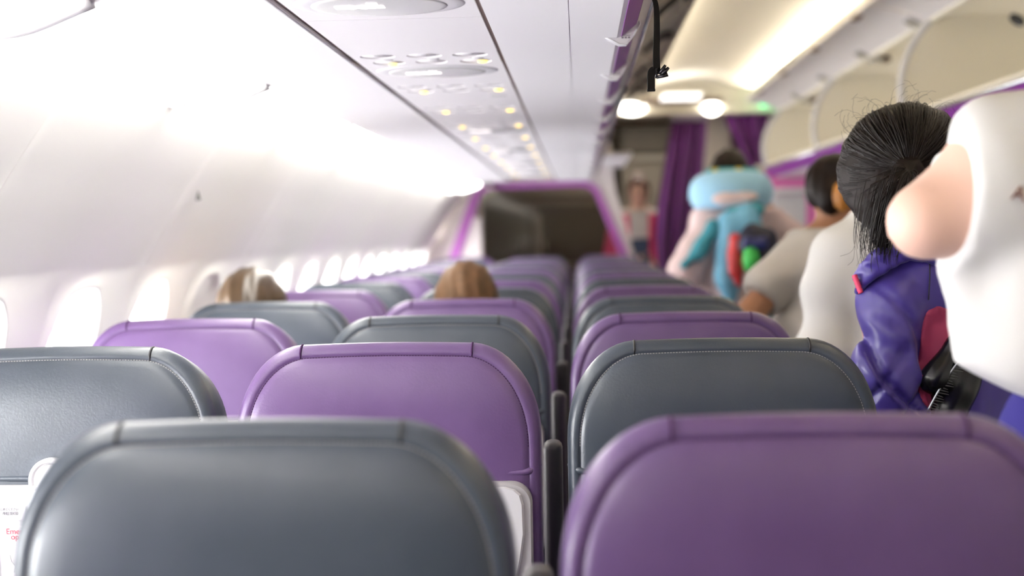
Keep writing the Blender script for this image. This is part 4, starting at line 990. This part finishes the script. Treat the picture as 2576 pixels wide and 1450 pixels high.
# pink mesh vent under the arm
sm_ = MB(); sp2 = [hit(jkt, lambda q: inv(J, q), x, y, 2.15, 2.7) for x, y in ((2338, 655), (2339, 675), (2339, 695), (2338, 715), (2337, 735), (2336, 755))]
sm_.tube([tuple(inv(J, q+(V((0, 0, ZC))-q).normalized()*.004)) for q in sp2], .0011, 6); sm_.build('back_seam', DARK, J.e, True)
PM = crumple(mat('mesh_pink', (.38, .045, .12), .6, .3), 16, .03, 1.0)
pcn = inv(J, at(2362, 872, 2.305)); 
def pv(P):
    D = jkt(P)-.003
    w = P-pcn; c, s_ = math.cos(J.rz), math.sin(J.rz); wx = c*P[..., 0]-s_*P[..., 1]+J.loc[0]; wz = P[..., 2]; wy = s_*P[..., 0]+c*P[..., 1]+J.loc[1]
    X, Z = wx/wy, (wz-ZC)/wy
    return D, wx, wy, wz
def pvf(P):
    D, wx, wy, wz = pv(P); a = at(2318, 790, 2.35); b_ = at(2352, 1000, 2.35)
    Q = np.stack([wx, np.zeros_like(wx), wz], -1)
    E = d_cap(Q, (at(2352, 812, 2.35).x, 0, at(2352, 812, 2.35).z), (at(2336, 985, 2.35).x, 0, at(2336, 985, 2.35).z), .030, .028)
    return np.maximum(np.maximum(D, E), wy-2.43)
lo = inv(J, (at(2352, 880, 2.35))); sdf_obj('mesh_vent', pvf, lo-np.array([.16, .16, .2]), lo+np.array([.16, .16, .2]), .006, PM, J.e)
trousers(J, NAVYT); shoes(J, SHOE)
# hair: cap, ponytail and strands
hp = lambda px, py, y: np.array(inv(J, at(px, py, y)))
hcn = hp(2274, 395, 2.42); hr = np.array([.100, .105, .094])
def hairf(P):
    D = d_ell(P, hcn, hr); D = smin(D, d_ell(P, hp(2192, 455, 2.40), (.040, .06, .055)), .05); D = smin(D, d_ell(P, hp(2235, 520, 2.39), (.045, .05, .05)), .04)
    D = smin(D, d_ell(P, hp(2370, 420, 2.42), (.034, .06, .06)), .05)
    kn = hp(2290, 432, 2.315); D = smin(D, d_ell(P, kn, (.022, .022, .022)), .015)
    pt = [hp(2290, 434, 2.312), hp(2262, 470, 2.298), hp(2242, 530, 2.296), hp(2228, 590, 2.305), hp(2226, 632, 2.315)]
    for i in range(4): D = smin(D, d_cap(P, pt[i], pt[i+1], (.020, .028, .028, .022)[i], (.028, .028, .022, .012)[i]), .010)
    q = P-hcn
    return D+.0012*np.sin(300*q[..., 0]+60*q[..., 2])+.001*np.sin(190*q[..., 2]-90*q[..., 0])
hair = sdf_obj('hair', hairf, hcn-np.array([.18, .2, .26]), hcn+np.array([.18, .18, .16]), .006, HAIRD, J.e)
ST = MB(); kn = hp(2290, 432, 2.306)
def onhead(v, lift): return hcn+nrm(v)*hr*(1+lift)
camv = inv(J, np.array([0, 0, ZC])); back = nrm(camv-hcn)
kd = nrm((kn-hcn)/hr)
for i in range(900):
    while True:
        v = nrm(RNG.normal(size=3))
        if v@back > -.35 and v[2] > -.75 and math.acos(np.clip(v@kd, -1, 1)) > .5: break
    lift = RNG.uniform(.0, .035); om = math.acos(np.clip(v@kd, -1, 1)); P_ = []
    wob = RNG.normal(size=3)*.004; t1 = RNG.uniform(.6, 1)
    for t in np.linspace(0, t1, 11):
        u = (math.sin((1-t)*om)*v+math.sin(t*om)*kd)/math.sin(om); P_.append(onhead(u, lift*math.sin(math.pi*min(t*1.1+.05, 1))+.004)+wob*math.sin(3*t))
    P_ = np.array(P_); dd = hairf(P_); P_ = P_+((P_-hcn)/np.linalg.norm(P_-hcn, axis=1)[:, None])*np.maximum(.0012-dd, 0)[:, None]
    ST.tube(P_, [.0010*(.35+.65*math.sin(math.pi*min(.05+t*.95, .98))) for t in np.linspace(0, 1, 11)], 3, cap=False)
for i in range(360):           # ponytail strands
    a = RNG.normal(size=3)*.0125; f = RNG.uniform(.75, 1.12); P_ = []
    pt = [kn, hp(2262, 470, 2.288), hp(2240, 530, 2.284), hp(2226, 590, 2.292), hp(2226+60*(f-1), 632+150*(f-1), 2.305)]
    sp_ = smoothpath([tuple(x) for x in pt], 4)
    for j, x in enumerate(sp_):
        g = min(j/5, 1); P_.append(np.array(x)+a*g*1.5*(1-.25*j/len(sp_)))
    ST.tube(P_, list(np.interp(np.linspace(0, 1, len(P_)), [0, .7, 1], [.0009, .0008, .0001])), 3, cap=False)
for i in range(46):            # loose wisps beside the neck
    px, py = RNG.uniform(2150, 2215), RNG.uniform(470, 540); dx = RNG.normal(10, 16)
    P_ = smoothpath([tuple(hp(px, py, 2.36)), tuple(hp(px-6+dx*.2, py+60, 2.345)), tuple(hp(px+dx*.7, py+115, 2.34)), tuple(hp(px+dx*1.3+RNG.normal(0, 6), min(py+RNG.uniform(120, 190), 700), 2.34))], 5)
    ST.tube(P_, .00030, 3, cap=False)
for i in range(64):           # flyaways round the crown
    g = RNG.uniform(-.25, 2.9) if i < 46 else RNG.uniform(.9, 2.7); ou = np.array([math.cos(g), 0, math.sin(g)]); ri = np.array([math.cos(J.rz), -math.sin(J.rz), 0]); 
    v = ri*ou[0]+np.array([0, 0, 1])*ou[2]+back*RNG.uniform(-.3, .4); L = RNG.uniform(.006, .022) if i < 48 else RNG.uniform(.02, .042); b0 = onhead(v, 0)
    tn = np.cross(nrm(v), back)*RNG.choice([-1, 1]); P_ = [b0+nrm(v)*L*math.sin(t*RNG.uniform(1.2, 1.7))+tn*L*.9*t*t for t in np.linspace(0, 1, 8)]
    ST.tube(P_, .00022, 3, cap=False)
ST.build('hair_strands', mat('hair_strand', (.014, .0095, .008), .38, .4), J.e, True)
mb = MB(); mb.tube([kn+np.array([.014*math.cos(g), 0, .014*math.sin(g)]) for g in np.linspace(0, 6.3, 16)], .004, 6); mb.build('hair_tie', mat('hair_tie', (.12, .07, .06), .6), J.e, True)
# black ribbed bag at her side
hb = at(2385, 950, 2.30); hbag = empty('handbag', tuple(hb), 'shiny black bag with a ribbed zip hanging at the side of the purple jacket', 'bag')
BK = mat('bag_shiny_black', (.006, .006, .007), .25, .6); lk = lambda px, py, y=2.30: np.array(at(px, py, y))-np.array(hb)
sdf_obj('body', lambda P: smin(d_cap(P, lk(2400, 870), lk(2345, 960), .020, .024), d_cap(P, lk(2420, 930, 2.33), lk(2365, 1060, 2.33), .034, .040), .02)+folds(P, .003, 60, 2), (-.12, -.08, -.14), (.12, .12, .12), .006, BK, hbag)
mb = MB(); p0, p1 = lk(2414, 905, 2.285), lk(2330, 1040, 2.285)
mb.tube([p0+(p1-p0)*t+np.array([0, -.002, .006*math.sin(3*t)]) for t in np.linspace(0, 1, 14)], .0022, 6); mb.build('zip_rail', METAL, hbag, True)
mb = MB()
for i in range(22):
    t = i/21; p = p0+(p1-p0)*t; mb.tube([p, p+np.array([.012+.004*math.sin(i*2.1), -.004, -.003])], [.0014, .0005], 5)
mb.build('zip_teeth', mat('zip_teeth', (.10, .10, .10), .2, .6), hbag, True)
# --- near passenger in the white T-shirt, back to the camera, elbow out
YM = 1.56
M_ = Person((.62, YM+.02, 0), 0, 1.78, sh=.20)
ip = lambda px, py, y=YM: inv(M_, at(px, py, y))
M_.sh[-1] = ip(2520, 420); M_.el[-1] = ip(2330, 556, YM-.02); M_.wr[-1] = ip(2450, 440, YM+.15); M_.hands[-1] = ((.7, .6, .2), (.5, -.6, 0), .5)
M_.sh[1] = M_.sh[-1]+np.array([.40, 0, .0]); M_.el[1] = M_.sh[1]+np.array([.10, .16, -.10]); M_.wr[1] = M_.el[1]+np.array([-.14, .18, .10]); M_.hands[1] = ((-.2, .6, .8), (-1, 0, 0), .5)
mid = (M_.sh[1]+M_.sh[-1])/2; M_.nb = mid+np.array([0, -.01, .07]); M_.hd = M_.nb+np.array([0, .03, .155]); M_.che = mid+np.array([.0, .0, -.10]); M_.wai = np.array([M_.che[0], .0, 1.10]); M_.pel = np.array([M_.che[0]*.8, 0, .95])
_arm = M_.arm
def marm(P, q, o=0.0, part=1.0, lower=0.0):
    if q == 1: return _arm(P, q, o, part, lower)
    D = d_cap(P, ip(2470, 512), M_.el[-1], .066+o, .038+o); D = smin(D, d_cap(P, M_.sh[-1], ip(2470, 512), .05+o, .06+o), .03)
    return smin(D, d_cap(P, M_.el[-1], M_.wr[-1], .038+o, .033+o), .025)
M_.arm = marm
M_.make('person in a baggy white T-shirt, back turned, bare elbow sticking out', SK_LIGHT, .010)
def elb(P): return P
WTM = crumple(mat('tee_white', (.76, .75, .725), .8, .2), 5, .02, .8)
edge = [ip(2492, 318), ip(2476, 345), ip(2452, 430), ip(2436, 540), ip(2428, 650), ip(2432, 720), ip(2450, 810), ip(2470, 880), ip(2505, 905)]
def mt(P):
    D = None
    for i in range(len(edge)-1):
        d = d_cap(P, edge[i], edge[i+1], .024, .024); D = d if D is None else smin(D, d, .012)
    T = d_ell(P, M_.che+np.array([.01, .02, -.08]), (.165, .13, .27)); T = smin(T, d_cap(P, ip(2545, 340), ip(2570, 880), .03, .055), .04)
    T = smin(T, d_cap(P, ip(2640, 330), ip(2660, 870), .05, .09), .05)
    T = smin(T, d_cap(P, M_.nb-np.array([0, 0, .05]), M_.sh[1]+np.array([0, 0, .0]), .06, .06), .04)
    T = smin(T, d_cap(P, ip(2700, 330), ip(2492, 312), .05, .022), .03)
    T = smin(T, smax(M_.torso(P, .020), M_.sh[-1][0]+.055-P[..., 0], .03), .02); T = smin(T, M_.arm(P, 1, .03, .7), .04)
    a_, b_ = ip(2424, 372), ip(2384, 655); tt = b_-a_; nn_ = nrm([tt[2], 0, -tt[0]]); nn_ = nn_ if nn_[0] < 0 else -nn_
    T = smin(T, smax(marm(P, -1, .013), (P-a_)@nn_, .006), .02)
    D = smin(D, T, .035)+folds(P, .0028, 26, 3)
    hemz = ip(2420, 925)[2]; hx = ip(2420, 925)[0]; hz2 = ip(2576, 1000)[2]; hx2 = ip(2576, 1000)[0]
    cut = (hemz+(hz2-hemz)*np.clip((P[..., 0]-hx)/(hx2-hx), 0, 1))-P[..., 2]
    return smax(smax(D, cut, .012), P[..., 2]-(M_.nb[2]+.02), .01)
M_.garment('t_shirt', mt, WTM, .008)
NV = mat('trousers_blue', (.035, .028, .19), .8, .2, bump=(25, .2, .006)); trousers(M_, NV, .02)
shoes(M_, SHOE)
def hipf(P): return smax(smin(d_ell(P, M_.wai+np.array([0, 0, -.05]), (.20, .145, .16)), d_ell(P, M_.pel, (.20, .15, .16)), .05), P[..., 2]-ip(2470, 940)[2], .01)
M_.garment('waistband', hipf, NV)
tp = hit(mt, lambda q: inv(M_, q), 2556, 500, YM-.35, YM+.1); text_mesh('shirt_print', 'A', .022, mat('print_brown', (.22, .12, .09), .7), M_.e, tuple(inv(M_, (tp.x-.006, tp.y-.001, tp.z))), (math.radians(80), math.radians(12), math.radians(-20)), 'LEFT', .004)
cap_hair(M_, HAIRD, .014, .03, -.08)
# ------------------------------------------------------------------ light and view
w = bpy.data.worlds.new('daylight'); scn.world = w; w.use_nodes = True
bgn = w.node_tree.nodes['Background']; bgn.inputs[0].default_value = (1.0, .985, .965, 1); bgn.inputs[1].default_value = 36
def area(name, loc, rot, sx, sy, pw, col=(1, 1, 1)):
    l = bpy.data.lights.new(name, 'AREA'); l.shape = 'RECTANGLE'; l.size = sx; l.size_y = sy; l.energy = pw; l.color = col
    o = bpy.data.objects.new(name, l); COL.objects.link(o); o.location = loc; o.rotation_euler = rot; return o
po = area('daylight_portal', (-1.42, 2.7, ZC-.3), (0, math.radians(-90), 0), .7, 15.6, 1); po.data.cycles.is_portal = True
vs_ = scn.view_settings; vs_.view_transform = 'Standard'; vs_.look = 'None'; vs_.exposure = 1.27; vs_.gamma = 1; vs_.use_curve_mapping = False
cy = scn.cycles; cy.use_denoising = True; cy.max_bounces = 7; cy.diffuse_bounces = 4; cy.glossy_bounces = 3; cy.transparent_max_bounces = 8; cy.sample_clamp_indirect = 6; cy.caustics_reflective = False; cy.caustics_refractive = False
